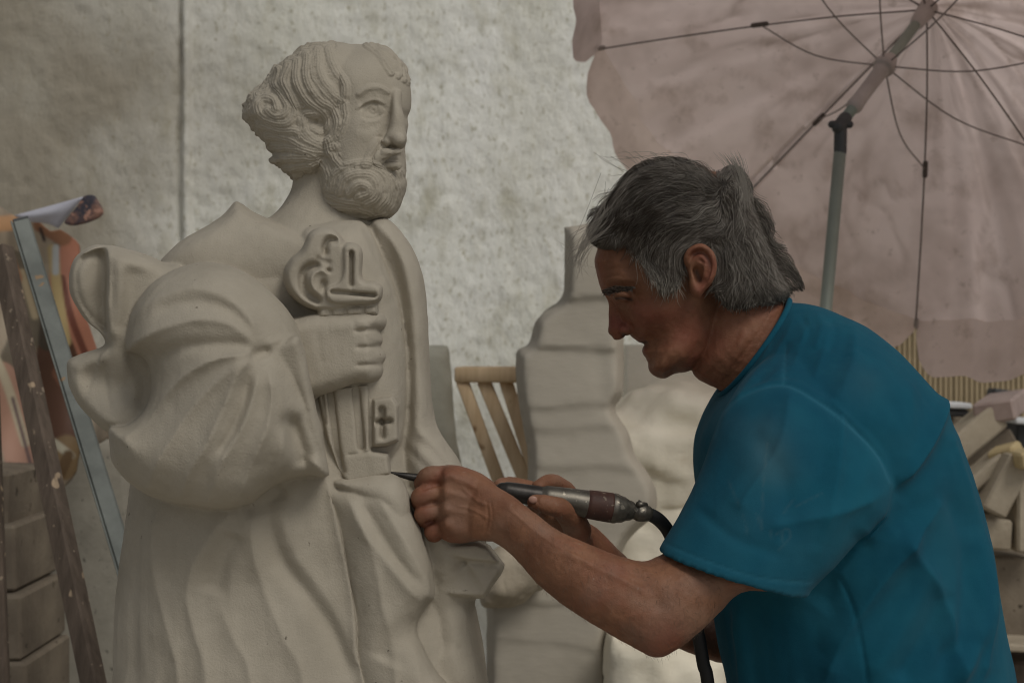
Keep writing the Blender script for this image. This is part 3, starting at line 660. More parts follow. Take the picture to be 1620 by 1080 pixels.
# big sleeve, with the upper folds overlapping the lower ones, and the pale cuff facet
robe.append(pillow([(199, 545), (203, 512), (214, 480), (234, 453), (262, 433), (296, 419), (330, 414), (364, 420), (398, 436), (430, 462), (458, 494), (474, 524), (484, 560), (492, 604), (502, 655), (512, 705), (519, 751), (490, 752), (462, 757), (438, 766), (419, 779), (396, 796), (369, 803), (335, 805), (297, 800), (262, 793), (224, 778), (196, 756), (178, 728), (173, 700), (174, 677), (200, 674), (222, 656), (236, 628), (238, 596), (230, 570), (214, 560), (202, 556)],
    lambda x, y: 1.555+0*x, .10, 120,
    [('f', 8.1, 12.7, [(414, 545), (392, 500), (350, 466), (300, 456), (250, 470), (212, 500)]), ('f', 8.1, 12.7, [(408, 550), (370, 516), (320, 505), (262, 518), (205, 545)]), ('g', 4.6, 10.6, [(400, 528), (360, 490), (300, 478), (240, 496)]),
     ('f', 12.6, 11.6, [(408, 558), (370, 562), (330, 572), (292, 594), (260, 626), (232, 664), (200, 690)]), ('g', 6.9, 11.6, [(400, 550), (340, 545), (280, 552), (240, 575)]),
     ('f', 9.2, 12.7, [(406, 564), (360, 590), (315, 632), (280, 680), (250, 730), (236, 772)]), ('f', 10.3, 11.6, [(402, 568), (376, 592), (356, 640), (330, 696), (300, 748), (285, 790)]), ('f', 9.2, 11.6, [(412, 572), (402, 620), (384, 672), (352, 728), (330, 796)]),
     ('f', 10.3, 11.6, [(418, 574), (430, 620), (424, 672), (402, 724), (376, 790)]), ('f', 5.7, 8.5, [(426, 576), (446, 640), (448, 700), (428, 764)]), ('g', 5.7, 8.5, [(394, 590), (385, 640), (364, 690), (344, 720)]),
     ('b', -26, 16, [(462, 672), (480, 722)]), ('b', -10, 9, [(404, 562), (420, 556)]), ('f', 5.7, 5.3, [(418, 548), (440, 538), (466, 532)])], sm=5, step=2.2, hb=.14, pw=.40))
robe.append(pillow([(416, 556), (430, 544), (450, 536), (470, 530), (480, 550), (488, 582), (495, 618), (504, 660), (512, 702), (521, 751), (510, 732), (486, 692), (458, 650), (438, 614), (424, 584)], lambda x, y: 1.500+.00020*(y-550), .026, 12, [('g', 3, 6, [(436, 560), (462, 600), (488, 660)])], sm=5, step=2, hb=.05))
# front drape that falls from belly to the right (overlapping cloth)
robe.append(pillow([(500, 752), (530, 768), (580, 758), (622, 748), (640, 765), (650, 800), (664, 830), (676, 870), (684, 910), (688, 945), (672, 962), (660, 1000), (690, 1060), (720, 1120), (740, 1400), (740, 1900), (600, 1900), (590, 1400), (574, 1120), (562, 1040), (560, 976), (550, 910), (533, 838), (518, 790)], lambda x, y: 1.615-.01*np.clip((y-760)/320, 0, 3), .055, 40,
    [('f', 6, 12, [(543, 770), (575, 840), (612, 890), (650, 936), (676, 958)]), ('f', 6, 11, [(590, 775), (630, 840), (664, 895), (684, 940)]), ('g', 5, 9, [(570, 790), (604, 850), (640, 900), (668, 930)]), ('f', 5, 12, [(560, 800), (590, 880), (606, 960), (625, 1060), (640, 1400)]),
     ('g', 8, 26, [(666, 990), (630, 1010), (610, 1050)]), ('f', 3, 10, [(640, 1010), (664, 1060), (680, 1300)])], sm=5, step=3, pw=.42))
# belly knee bulge
robe.append(pillow([(520, 762), (560, 750), (600, 745), (630, 752), (646, 775), (652, 805), (648, 840), (640, 860), (610, 830), (570, 800)], 1.60, .05, 50, sm=5))
# lower right cloth behind, with square corner block near the sculptor's hand
robe.append(pillow([(620, 752), (700, 780), (760, 800), (770, 850), (760, 900), (752, 950), (756, 1000), (766, 1050), (773, 1090), (796, 1300), (810, 1900), (600, 1900), (600, 1000), (620, 850)], 1.70, .09, 60,
    [('g', 10, 26, [(690, 900), (670, 960), (700, 1040)]), ('r', 4, 22, [(720, 960), (735, 1040), (730, 1090)]), ('g', 8, 24, [(736, 950), (700, 966), (664, 1000), (645, 1060)]), ('g', 3, 8, [(725, 1020), (745, 1045)]), ('r', 6, 16, [(640, 790), (690, 850), (720, 900)])], sm=5))
blk = []
blk.append(pillow([(676, 856), (720, 858), (756, 856), (774, 862), (798, 894), (770, 893), (738, 889), (700, 880)], 1.655, .05, 6, [('s', -8, 60, [(690, 868), (720, 884), (796, 896)])], sm=1, step=1.5))
blk.append(pillow([(738, 886), (798, 892), (792, 908), (766, 946), (712, 944), (690, 934), (698, 905), (714, 906)], 1.662, .05, 5, [('s', -9, 60, [(690, 930), (716, 906), (742, 889)])], sm=1, step=1.5))
blk.append(pillow([(630, 790), (680, 810), (735, 848), (770, 862), (770, 890), (712, 906), (694, 936), (670, 970), (630, 950)], lambda x, y: 1.665+.0002*(x-640), .055, 20, [('g', 4, 12, [(660, 830), (700, 880)])], sm=4))
robe += blk
# forearm of the raised hand
rm = remesh(robe, .0021, 2)
BS = [  # lower robe folds
 ('f', 6.7, 20.0, [(256, 792), (246, 850), (254, 930), (272, 1000), (288, 1090), (300, 1400)]), ('f', 7.5, 20.0, [(372, 806), (334, 850), (308, 900), (302, 950), (316, 1010), (332, 1090), (340, 1400)]), ('f', 6.7, 21.2, [(398, 806), (402, 870), (422, 940), (450, 1010), (482, 1090), (500, 1400)]),
 ('g', 7.5, 17.5, [(372, 840), (350, 890), (334, 940)]), ('f', 4.9, 17.5, [(346, 950), (372, 1010), (400, 1090), (420, 1400)]), ('g', 8.3, 15.0, [(421, 795), (427, 840), (447, 890), (490, 945), (528, 1000), (560, 1076)]), ('f', 3.3, 20.0, [(440, 800), (470, 880), (520, 950), (556, 1030)]),
 ('f', 8.0, 9.0, [(514, 752), (532, 836), (547, 905), (556, 960), (560, 1036), (574, 1090), (600, 1400)]), ('g', 3.3, 12.5, [(226, 800), (212, 900), (210, 1090)]), ('g', 6.7, 15.0, [(450, 768), (425, 790), (380, 806)])]
tool = lambda V, N, x, y, w: (noise3(V, 26, 3, 5)*.0011+noise3(V*np.array([1, 1, .35]), 90, 2, 9)*.00035)
carve(rm, BS, tool)
part('robe', rm, M['limestone'], st)
part('base_block', box((-.30, D+.02, .13), (.66, .56, .26), None, .012), M['limestone'], st, smooth=False)

# ---- head
HD = 1.715
hp = []
hp.append(ball(528, 158, HD+.005, .078, .068, .085))
face = [(500, 84), (527, 73), (560, 70), (590, 72), (622, 84), (640, 108), (648, 128), (651, 150), (650, 172), (645, 186), (646, 198), (643, 215), (641, 240), (642, 262), (641, 280), (643, 292), (638, 312), (628, 335), (612, 347), (590, 354), (567, 355), (540, 351), (522, 340), (505, 322), (496, 290), (488, 230), (486, 150), (490, 110)]
hp.append(pillow(face, lambda x, y: HD-.004+.0*x, .080, 82, [('b', 3, 22, [(575, 205), (590, 215)]), ('g', 6, 15, [(572, 178), (600, 170)]), ('b', 6, 26, [(560, 110), (590, 100)]), ('b', 8, 34, [(560, 300), (590, 300)])], step=2, sm=5))
# neck into beard, hair mass at back
hp.append(pillow([(463, 99), (440, 104), (428, 116), (420, 128), (405, 142), (392, 150), (388, 168), (387, 184), (398, 198), (410, 214), (424, 232), (434, 246), (428, 256), (440, 264), (452, 276), (480, 290), (530, 280), (560, 250), (556, 200), (550, 150), (548, 110), (520, 76), (490, 82)], lambda x, y: HD+.012, .078, 60, step=2, sm=4))
# bumpy silhouette locks
# nose
hp.append(loft([(616, 146, 636, 146, 1.660, .012), (619, 166, 635, 166, 1.652, .013), (618, 184, 639, 184, 1.647, .015), (614, 204, 642, 204, 1.646, .015), (608, 219, 644, 220, 1.645, .0155), (611, 230, 641, 231, 1.650, .011)], 20, 5))
hp.append(ball(606, 200, 1.660, .016, .026, .012)); hp.append(ball(613, 224, 1.640, .006, .0055, .007)); hp.append(ball(631, 221, 1.634, .0075, .0075, .008))
# eye
hp.append(ball(590, 175, 1.648, .0120, .0080, .0080))
hp.append(tpx([(599, 222, 1.650), (591, 236, 1.646), (586, 250, 1.646), (584, 264, 1.65)], [.003, .0065, .0085, .006], n=12))
hp.append(tpx([(628, 240, 1.640), (614, 242, 1.638), (600, 252, 1.640), (592, 266, 1.645)], [.004, .0055, .0065, .006], n=12)); hp.append(ball(600, 246, 1.655, .012, .016, .012))
# cheek, lips
hp.append(ball(604, 240, 1.650, .011, .012, .010)); hp.append(ball(620, 262, 1.652, .012, .006, .008))
hm = remesh(hp, .0012, 9)
# flow curves: (points, width px, relief mm, striation mm)
HL = [
 ([(487, 90), (486, 125), (505, 158), (527, 172), (536, 196), (523, 222), (499, 224), (481, 204), (483, 184), (499, 180)], 9, 4.5),
 ([(470, 98), (470, 130), (488, 160), (512, 178), (520, 196), (508, 210), (495, 204)], 8, 4),
 ([(503, 82), (506, 118), (524, 146), (541, 160)], 9, 4), ([(520, 80), (530, 108), (545, 132), (546, 150)], 8, 4), ([(494, 86), (496, 122), (515, 150), (534, 168)], 7, 3),
 ([(458, 104), (449, 130), (462, 158), (468, 178), (456, 194), (436, 194), (415, 184), (407, 168), (416, 156), (432, 158), (438, 172)], 8, 4.5),
 ([(440, 112), (434, 132), (446, 150), (456, 168), (450, 182), (436, 184), (424, 176)], 8, 4), ([(428, 124), (420, 140), (408, 150)], 8, 3),
 ([(414, 196), (440, 206), (468, 208), (488, 224), (512, 234), (530, 232)], 8, 4), ([(426, 214), (456, 220), (486, 236), (520, 242)], 8, 3.5), ([(434, 232), (465, 234), (500, 246)], 8, 3.5), ([(434, 250), (462, 250), (498, 250)], 8, 3.5),
 ([(452, 268), (478, 264), (502, 256)], 7, 3), ([(545, 166), (546, 190), (536, 214)], 7, 2.5), ([(472, 186), (478, 200), (474, 216)], 7, 3),
 ([(580, 71), (600, 86), (618, 116)], 6, 4.5), ([(594, 70), (616, 88), (630, 120)], 6, 4.5), ([(608, 73), (632, 92), (640, 126)], 6, 4.5), ([(624, 80), (644, 100), (647, 130)], 6, 4)]
BL = [
 ([(520, 222), (526, 246), (540, 264), (560, 262)], 8, 3), ([(508, 256), (520, 280), (516, 300)], 8, 3), ([(492, 262), (500, 286), (506, 312), (524, 336)], 8, 3),
 ([(524, 300), (530, 278), (550, 264), (578, 260), (600, 268), (614, 288), (612, 312), (598, 330)], 9, 4.5), ([(536, 304), (544, 284), (566, 274), (588, 278), (598, 294), (594, 312), (578, 322)], 9, 4.5), ([(552, 306), (566, 292), (582, 296), (582, 306), (566, 314)], 7, 3.5),
 ([(508, 316), (530, 326), (560, 328), (590, 338)], 8, 4), ([(516, 332), (545, 342), (578, 344), (610, 336)], 8, 4), ([(530, 346), (562, 352), (596, 350), (624, 334)], 7, 3.5), ([(616, 278), (628, 300), (622, 324), (606, 342)], 8, 4), ([(632, 272), (640, 292), (634, 316), (618, 338)], 7, 3.5),
 ([(520, 308), (540, 318), (570, 322)], 7, 3)]
ML = [([(598, 224), (590, 236), (584, 250), (578, 262)], 8, 5), ([(601, 230), (596, 242), (592, 256)], 6, 4.5), ([(606, 240), (620, 241), (632, 240)], 5, 2.5), ([(636, 238), (642, 256), (641, 276)], 5, 2.5)]
EB = [([(568, 150), (582, 139), (598, 138), (614, 146)], 5, 2.2)]
VH = getV(hm); NH = getN(hm); hx, hy = PX(VH); fw = np.clip(-NH[:, 1]*2.2+.35, 0, 1)*(VH[:, 1] < HD+.02)
cut = [('g', 1.6, 2.6, [(566, 178), (576, 168), (592, 163), (606, 168), (612, 176)]), ('g', 1.0, 2.0, [(572, 184), (586, 187), (600, 184), (608, 178)]), ('r', 1.5, 3.2, [(564, 174), (576, 163), (592, 158), (608, 164)]), ('r', 1.0, 3, [(572, 190), (588, 193), (602, 190)]),
 ('g', 1.0, 2.0, [(588, 168), (583, 175), (589, 181), (596, 178), (596, 170)]), ('b', -1.5, 2.2, [(590, 174), (591, 175)]), ('g', 2.2, 2.2, [(604, 255), (614, 253), (630, 254)]), ('g', 2.2, 4.5, [(600, 214), (600, 226), (606, 233)]), ('b', -3, 3, [(618, 233), (622, 234)]),
 ('b', -3, 2.4, [(500, 192), (501, 194)]), ('b', -3, 2.2, [(430, 165), (432, 167)]), ('r', 1.6, 5, [(562, 152), (580, 142), (600, 141), (614, 150)]), ('g', 1.4, 7, [(566, 200), (580, 204), (596, 198)]), ('g', 1.5, 4, [(604, 268), (618, 270), (630, 268)]), ('g', 1.2, 3, [(622, 240), (623, 246)])]
disp = stroke_sum(hx, hy, cut)*fw
def locks(L, lam=5.2, st_=.55):
    """nearest lock wins: rounded relief plus strands running along it"""
    best = np.full(len(hx), 9.0); rel = np.zeros(len(hx)); 
    for i, (pts, w, amp) in enumerate(L):
        P = spline(pts, 7); m = (hx > P[:, 0].min()-w*1.6) & (hx < P[:, 0].max()+w*1.6) & (hy > P[:, 1].min()-w*1.6) & (hy < P[:, 1].max()+w*1.6)
        d, s, t = polydist(hx[m], hy[m], P); q = d/w; b = best[m]; u = d*s
        v = .72*amp*np.clip(1-q*q*.8, 0, 1)+st_*np.sin(u*2*math.pi/lam+1.3*np.sin(t*5+i)+.5*np.sin(t*23+i*2))*np.clip(1.5-q, 0, 1)
        k = (q < b) & (q < 1.3); idx = np.where(m)[0][k]; rel[idx] = v[k]; best[idx] = q[k]
    return rel*.001, best
lab = np.zeros(len(hx), int)
for L, k, base in ((HL, 1, 0), (BL, 2, 0), (ML, 3, 0), (EB, 4, 0)):
    r, b = locks(L, 4.2 if k < 3 else 4, .55 if k < 3 else .4); on = b < 1.3
    disp += r*fw
hairreg = inside(hx, hy, np.array([(470, 60), (530, 60), (536, 100), (552, 140), (553, 170), (548, 205), (536, 228), (544, 262), (520, 262), (500, 262), (470, 300), (380, 300), (370, 100)])) | inside(hx, hy, np.array([(578, 60), (660, 60), (660, 130), (622, 122), (604, 100), (590, 82)]))
hairreg &= (hy < 285)
hairreg |= (VH[:, 1] > HD+.03) & (hy < 285) & (hy > 95)
brd = inside(hx, hy, np.array([(516, 226), (540, 262), (560, 256), (590, 262), (602, 266), (636, 268), (650, 262), (660, 300), (640, 360), (500, 370), (488, 300), (500, 262)]))
lab[hairreg] = 1; lab[brd & ~hairreg] = 2
# fine strands where no lock runs
anyb = np.minimum(locks(HL)[1], locks(BL)[1]); gap = (anyb > 1.25) & (lab > 0)
disp += np.where(gap, noise3(VH*np.array([1, 1, 2.2]), 160, 2, 3)*.0012, 0)
disp += np.where(lab == 1, np.clip(noise3(VH, 75, 2, 21), -.2, 1)*.0042*np.clip(1.2+NH[:, 1]*1.6, 0, 1), 0)
disp += np.where(lab == 0, noise3(VH, 60, 2, 5)*.0003, noise3(VH, 190, 2, 6)*.0006)
setV(hm, VH+NH*disp[:, None])
a, b, c = split(hm, lab)
hd = part('head', a, M['limestone'], st)
part('hair', b, M['limestone'], hd); part('beard', c, M['limestone'], hd)

# ---- hand and key
hh = []
hh.append(loft([(440, 530, 480, 670, 1.60, .035), (474, 502, 498, 634, 1.585, .035), (505, 495, 520, 622, 1.580, .033), (540, 496, 552, 612, 1.578, .030)], 24, 5))
hh.append(pillow([(440, 510), (470, 502), (500, 496), (540, 493), (575, 491), (594, 491), (606, 497), (611, 508), (606, 519), (600, 523), (603, 531), (605, 540), (600, 548), (607, 556), (610, 566), (605, 576), (607, 585), (603, 597), (590, 605), (560, 608), (530, 619), (500, 628), (480, 634), (450, 630), (435, 570)], lambda x, y: 1.580+.0006*np.clip(x-580, 0, 60), .034, 24, [('g', 6, 3.2, [(560, 524), (586, 522), (612, 522)]), ('g', 6, 3.2, [(562, 550), (586, 549), (612, 549)]), ('g', 6, 3.2, [(562, 578), (586, 577), (612, 578)]), ('r', 2, 7, [(560, 508), (600, 507)]), ('g', 2, 3, [(578, 498), (582, 515)]), ('g', 2, 3, [(580, 528), (584, 545)])], step=1.5, sm=4, pw=.45))
me = remesh(hh, .0016, 3); carve(me, [('g', .8, 6, [(500, 520), (510, 580)]), ('r', 1, 9, [(520, 520), (560, 516)])], tool)
part('hand', me, M['limestone'], st)
kp = []
# trefoil bow: fat ring lobes
def lobe(P, d, r): kp.append(tpx([(x, y, d+dz) for x, y, dz in P], r, n=14, sub=6))
kp.append(pillow([(514, 494), (486, 487), (464, 472), (451, 450), (450, 428), (460, 410), (474, 398), (482, 384), (490, 368), (506, 360), (526, 361), (541, 374), (548, 392), (560, 440), (560, 480), (540, 492)], 1.585, .034, 9,
    [('b', -12, 6, [(502, 476), (486, 464), (479, 448), (480, 432), (490, 422), (500, 420)]), ('b', -12, 5, [(514, 400), (514, 390), (520, 380), (530, 379)]), ('r', 5, 4, [(520, 436), (508, 428), (496, 434), (494, 450), (504, 466)]), ('b', -8, 5, [(512, 448), (512, 456)]), ('b', -10, 3, [(519, 427), (521, 428)]), ('g', 4, 5, [(500, 406), (510, 412), (524, 418)])], step=1.5, sm=5))
kp.append(pillow([(540, 388), (552, 382), (568, 388), (574, 402), (574, 440), (590, 444), (604, 452), (606, 464), (602, 476), (590, 482), (560, 484), (528, 484), (514, 476), (510, 462), (516, 450), (532, 444), (538, 430), (538, 404)], 1.580, .036, 8, [('b', -15, 3.2, [(556, 400), (556, 450)]), ('b', -15, 3.2, [(526, 462), (592, 467)])], step=1.5, sm=4))
kp.append(pillow([(504, 484), (560, 482), (598, 480), (600, 500), (500, 506)], 1.585, .030, 6, [('g', 5, 3, [(524, 484), (524, 502)]), ('g', 5, 3, [(546, 484), (546, 502)]), ('g', 5, 3, [(575, 484), (575, 502)])], step=1.5, sm=1))
# shaft plates, ward block and cross
kp.append(pillow([(498, 612), (586, 604), (588, 640), (588, 712), (616, 716), (620, 752), (580, 762), (548, 768), (532, 742), (516, 700)], 1.610, .035, 4,
    [('b', -14, 5, [(521, 612), (532, 700), (540, 745)]), ('b', -8, 4, [(506, 612), (514, 670)]), ('b', -15, 4.5, [(563, 615), (572, 708)]), ('g', 3, 2, [(548, 720), (590, 714)])], step=1.5, sm=1))
kp.append(beam(W(556, 470, 1.605), W(560, 630, 1.615), .022, .03, (0, 1, 0), .003)); kp.append(beam(W(560, 660, 1.625), W(615, 665, 1.625), .05, .02, (0, 1, 0), .003))
kp.append(pillow([(586, 628), (622, 624), (632, 640), (632, 698), (612, 706), (588, 708)], 1.608, .035, 5, [('b', -13, 4.2, [(604, 648), (605, 690)]), ('b', -13, 4.2, [(596, 668), (616, 666)])], step=1.2, sm=1))
me = remesh(kp, .0014, 2); carve(me, [], tool); part('key', me, M['limestone'], st)
# ------------------------------------------------------------------ the sculptor
MD = 1.76
man = thing('person', 'grey-haired man in a teal T-shirt bending to carve the statue with an air chisel', 'person', (.42, MD, 0))
bd = []
headout = [(944, 398), (940, 412), (943, 430), (947, 446), (952, 458), (961, 468), (970, 480), (981, 500), (990, 520), (999, 532), (1006, 537), (1011, 541), (1022, 544), (1017, 549), (1016, 558), (1022, 567), (1025, 575), (1026, 585), (1034, 594), (1050, 599), (1066, 592), (1092, 586), (1120, 560), (1142, 520), (1160, 480), (1200, 466), (1214, 420), (1204, 370), (1190, 320), (1160, 285), (1110, 266), (1050, 266), (1000, 285), (965, 330), (950, 370)]
FD = 1.755
bd.append(pillow(headout, lambda x, y: FD+.0*x, .078, 132, [('b', -7, 17, [(976, 466), (1000, 468)]), ('b', 4, 14, [(955, 448), (985, 444)]), ('b', 4, 24, [(1010, 500), (1035, 492)]), ('b', -5, 14, [(1000, 520), (1015, 545)]), ('b', -6, 22, [(1045, 540), (1070, 520)]), ('b', -4, 26, [(1010, 420), (1020, 400)]),
    ('b', 5, 16, [(1040, 582), (1055, 580)]), ('b', -3, 10, [(1028, 566), (1032, 560)]), ('b', 5, 10, [(1010, 540), (1014, 560)]), ('r', 5, 22, [(1060, 582), (1110, 560), (1136, 520)])], step=2.0, sm=4))
# nose
bd.append(loft([(951, 460, 975, 462, FD, .006), (961, 473, 984, 478, FD, .0085), (963, 490, 990, 495, FD, .0105), (962, 508, 996, 512, FD, .0145), (963, 522, 998, 524, FD, .0165), (969, 534, 990, 530, FD, .012)], 20, 5, rnd=True))
bd.append(ball(990, 521, FD-.017, .0085, .0075, .008)); bd.append(ball(972, 522, FD, .0085, .0085, .013))
# eyeball and lids
bd.append(ball(984, 468, FD-.042, .0115, .0085, .011))
# ear
bd.append(pillow([(1086, 398), (1098, 388), (1114, 389), (1127, 401), (1131, 422), (1127, 444), (1116, 458), (1106, 470), (1096, 468), (1090, 456), (1088, 430), (1082, 412)], lambda x, y: FD-.078-.0004*(x-1085), .010, 10, [('b', -8, 9, [(1104, 428), (1108, 444)]), ('g', 3, 3, [(1096, 404), (1110, 400), (1120, 416), (1118, 438)])], step=1.5, sm=4))
bd.append(tpx([(1088, 424, FD-.08), (1086, 406, FD-.088), (1096, 393, FD-.092), (1112, 391, FD-.095), (1125, 403, FD-.098), (1129, 422, FD-.098), (1124, 443, FD-.094), (1113, 456, FD-.09), (1104, 466, FD-.087)], [.003, .0035, .004, .0042, .0042, .0042, .004, .004, .005], n=10))
bd.append(tpx([(1102, 412, FD-.086), (1112, 408, FD-.09), (1118, 422, FD-.09), (1114, 440, FD-.088), (1104, 450, FD-.086)], .003, n=8)); bd.append(ball(1092, 430, FD-.082, .004, .006, .005))
# neck and torso core
bd.append(loft([(1100, 470, 1205, 400, MD, .05), (1096, 560, 1222, 440, MD, .056), (1100, 596, 1238, 470, MD, .058), (1148, 628, 1250, 492, MD, .062), (1156, 700, 1330, 560, MD, .12), (1130, 800, 1440, 680, MD, .15), (1150, 950, 1510, 850, MD, .13), (1190, 1090, 1560, 1060, MD, .125), (1215, 1250, 1560, 1240, MD, .115), (1260, 1360, 1500, 1360, MD, .10)], 32, 5))
# upper arm and forearm (near)
bd.append(loft([(1190, 700, 1350, 760, 1.64, .05), (1140, 790, 1300, 850, 1.59, .048), (1060, 868, 1240, 925, 1.56, .046), (1034, 884, 1172, 936, 1.55, .044), (1018, 888, 1112, 992, 1.54, .042), (1000, 884, 1046, 1038, 1.535, .040), (966, 874, 990, 1016, 1.535, .037), (926, 858, 940, 988, 1.54, .035), (880, 836, 893, 958, 1.545, .031), (840, 806, 850, 922, 1.555, .027), (806, 780, 808, 876, 1.565, .023), (782, 766, 778, 856, 1.573, .0215), (760, 750, 745, 856, 1.58, .021)], 32, 5))
bd.append(ball(1040, 1012, 1.54, .021, .018, .024))
# near hand: back of the hand, four fingers, thumb
bd.append(pillow([(704, 736), (722, 735), (742, 741), (764, 750), (786, 768), (800, 800), (786, 852), (760, 855), (735, 859), (712, 858), (694, 848), (680, 832), (670, 812), (661, 800), (657, 784), (660, 766), (667, 752), (684, 742)], lambda x, y: 1.590+.0009*np.clip(704-x, 0, 60), .024, 24, [('g', 4.5, 3.2, [(650, 770), (676, 766), (706, 763)]), ('g', 4.5, 3.2, [(654, 803), (680, 795), (706, 790)]), ('g', 4.5, 3.2, [(664, 828), (688, 821), (710, 817)]), ('r', 1.6, 4, [(712, 752), (750, 770), (780, 792)]), ('r', 1.6, 4, [(706, 778), (745, 790), (780, 806)]), ('r', 1.4, 4, [(702, 805), (740, 812), (775, 820)]), ('b', 3, 9, [(706, 750), (712, 750)]), ('b', 3, 9, [(700, 778), (704, 780)]), ('b', 3, 8, [(700, 806), (704, 806)]), ('b', 2, 8, [(706, 832), (710, 832)])], step=2, sm=4))
FG = [((712, 750, 1.578), (678, 752, 1.580), (669, 768, 1.605), (690, 782, 1.632), .0105), ((702, 776, 1.572), (667, 784, 1.576), (667, 796, 1.604), (690, 800, 1.632), .0108), ((702, 804, 1.574), (670, 812, 1.578), (674, 822, 1.604), (696, 822, 1.630), .0102), ((708, 832, 1.580), (684, 840, 1.585), (688, 846, 1.606), (706, 840, 1.628), .009)]
bd.append(ball(686, 822, 1.604, .013, .014, .014)); bd.append(ball(694, 838, 1.602, .009, .009, .010)); bd.append(ball(684, 792, 1.604, .010, .018, .012))
for a_, b_, c_, d_, r in FG:
    a_ = a_[:2]+(a_[2]+.012,); b_ = b_[:2]+(b_[2]+.006,); bd.append(tpx([(a_[0], a_[1], a_[2]+.012), ((a_[0]+b_[0])/2, (a_[1]+b_[1])/2-1, (a_[2]+b_[2])/2-.002), b_, ((b_[0]+c_[0])/2-3, (b_[1]+c_[1])/2, (b_[2]+c_[2])/2), c_, d_], [r*1.05, r*.98, r*1.03, r*.93, r*.95, r*.8], n=14))
bd.append(tpx([(785, 800, 1.60), (755, 775, 1.635), (720, 762, 1.64), (694, 757, 1.63)], [.014, .012, .0105, .0085], n=14))
# far arm
bd.append(loft([(1180, 720, 1330, 720, 1.92, .05), (1110, 850, 1240, 860, 1.93, .045), (1120, 960, 1200, 960, 1.92, .042), (1112, 985, 1176, 1040, 1.90, .038), (1090, 975, 1120, 1042, 1.87, .034), (1010, 900, 1030, 1000, 1.79, .032), (950, 840, 955, 920, 1.72, .026), (926, 822, 915, 880, 1.695, .022), (905, 800, 890, 860, 1.685, .021)], 24, 5))
bd.append(pillow([(876, 800), (896, 772), (914, 786), (924, 806), (928, 830), (938, 858), (920, 880), (890, 850), (868, 820)], 1.682, .018, 18, [('b', 3, 10, [(905, 810), (900, 830)])], step=2, sm=4))
bd.append(tpx([(914, 838, 1.668), (903, 818, 1.636), (884, 803, 1.606), (862, 797, 1.598), (846, 794, 1.598)], [.0165, .0145, .0115, .0108, .0092], n=16))
bd.append(tpx([(908, 798, 1.69), (894, 774, 1.672), (876, 763, 1.655), (862, 765, 1.642), (852, 769, 1.632)], [.012, .0108, .010, .0095, .0082], n=14))
bd.append(tpx([(900, 800, 1.70), (860, 780, 1.685), (815, 767, 1.668), (798, 767, 1.655), (790, 768, 1.648)], [.012, .0105, .0095, .009, .008], n=14))
bd.append(tpx([(900, 830, 1.69), (862, 812, 1.672), (846, 806, 1.65), (850, 800, 1.635)], [.011, .010, .0095, .008], n=12))
bd_nail = ball(843, 790, 1.5862, .0050, .0042, .0022)
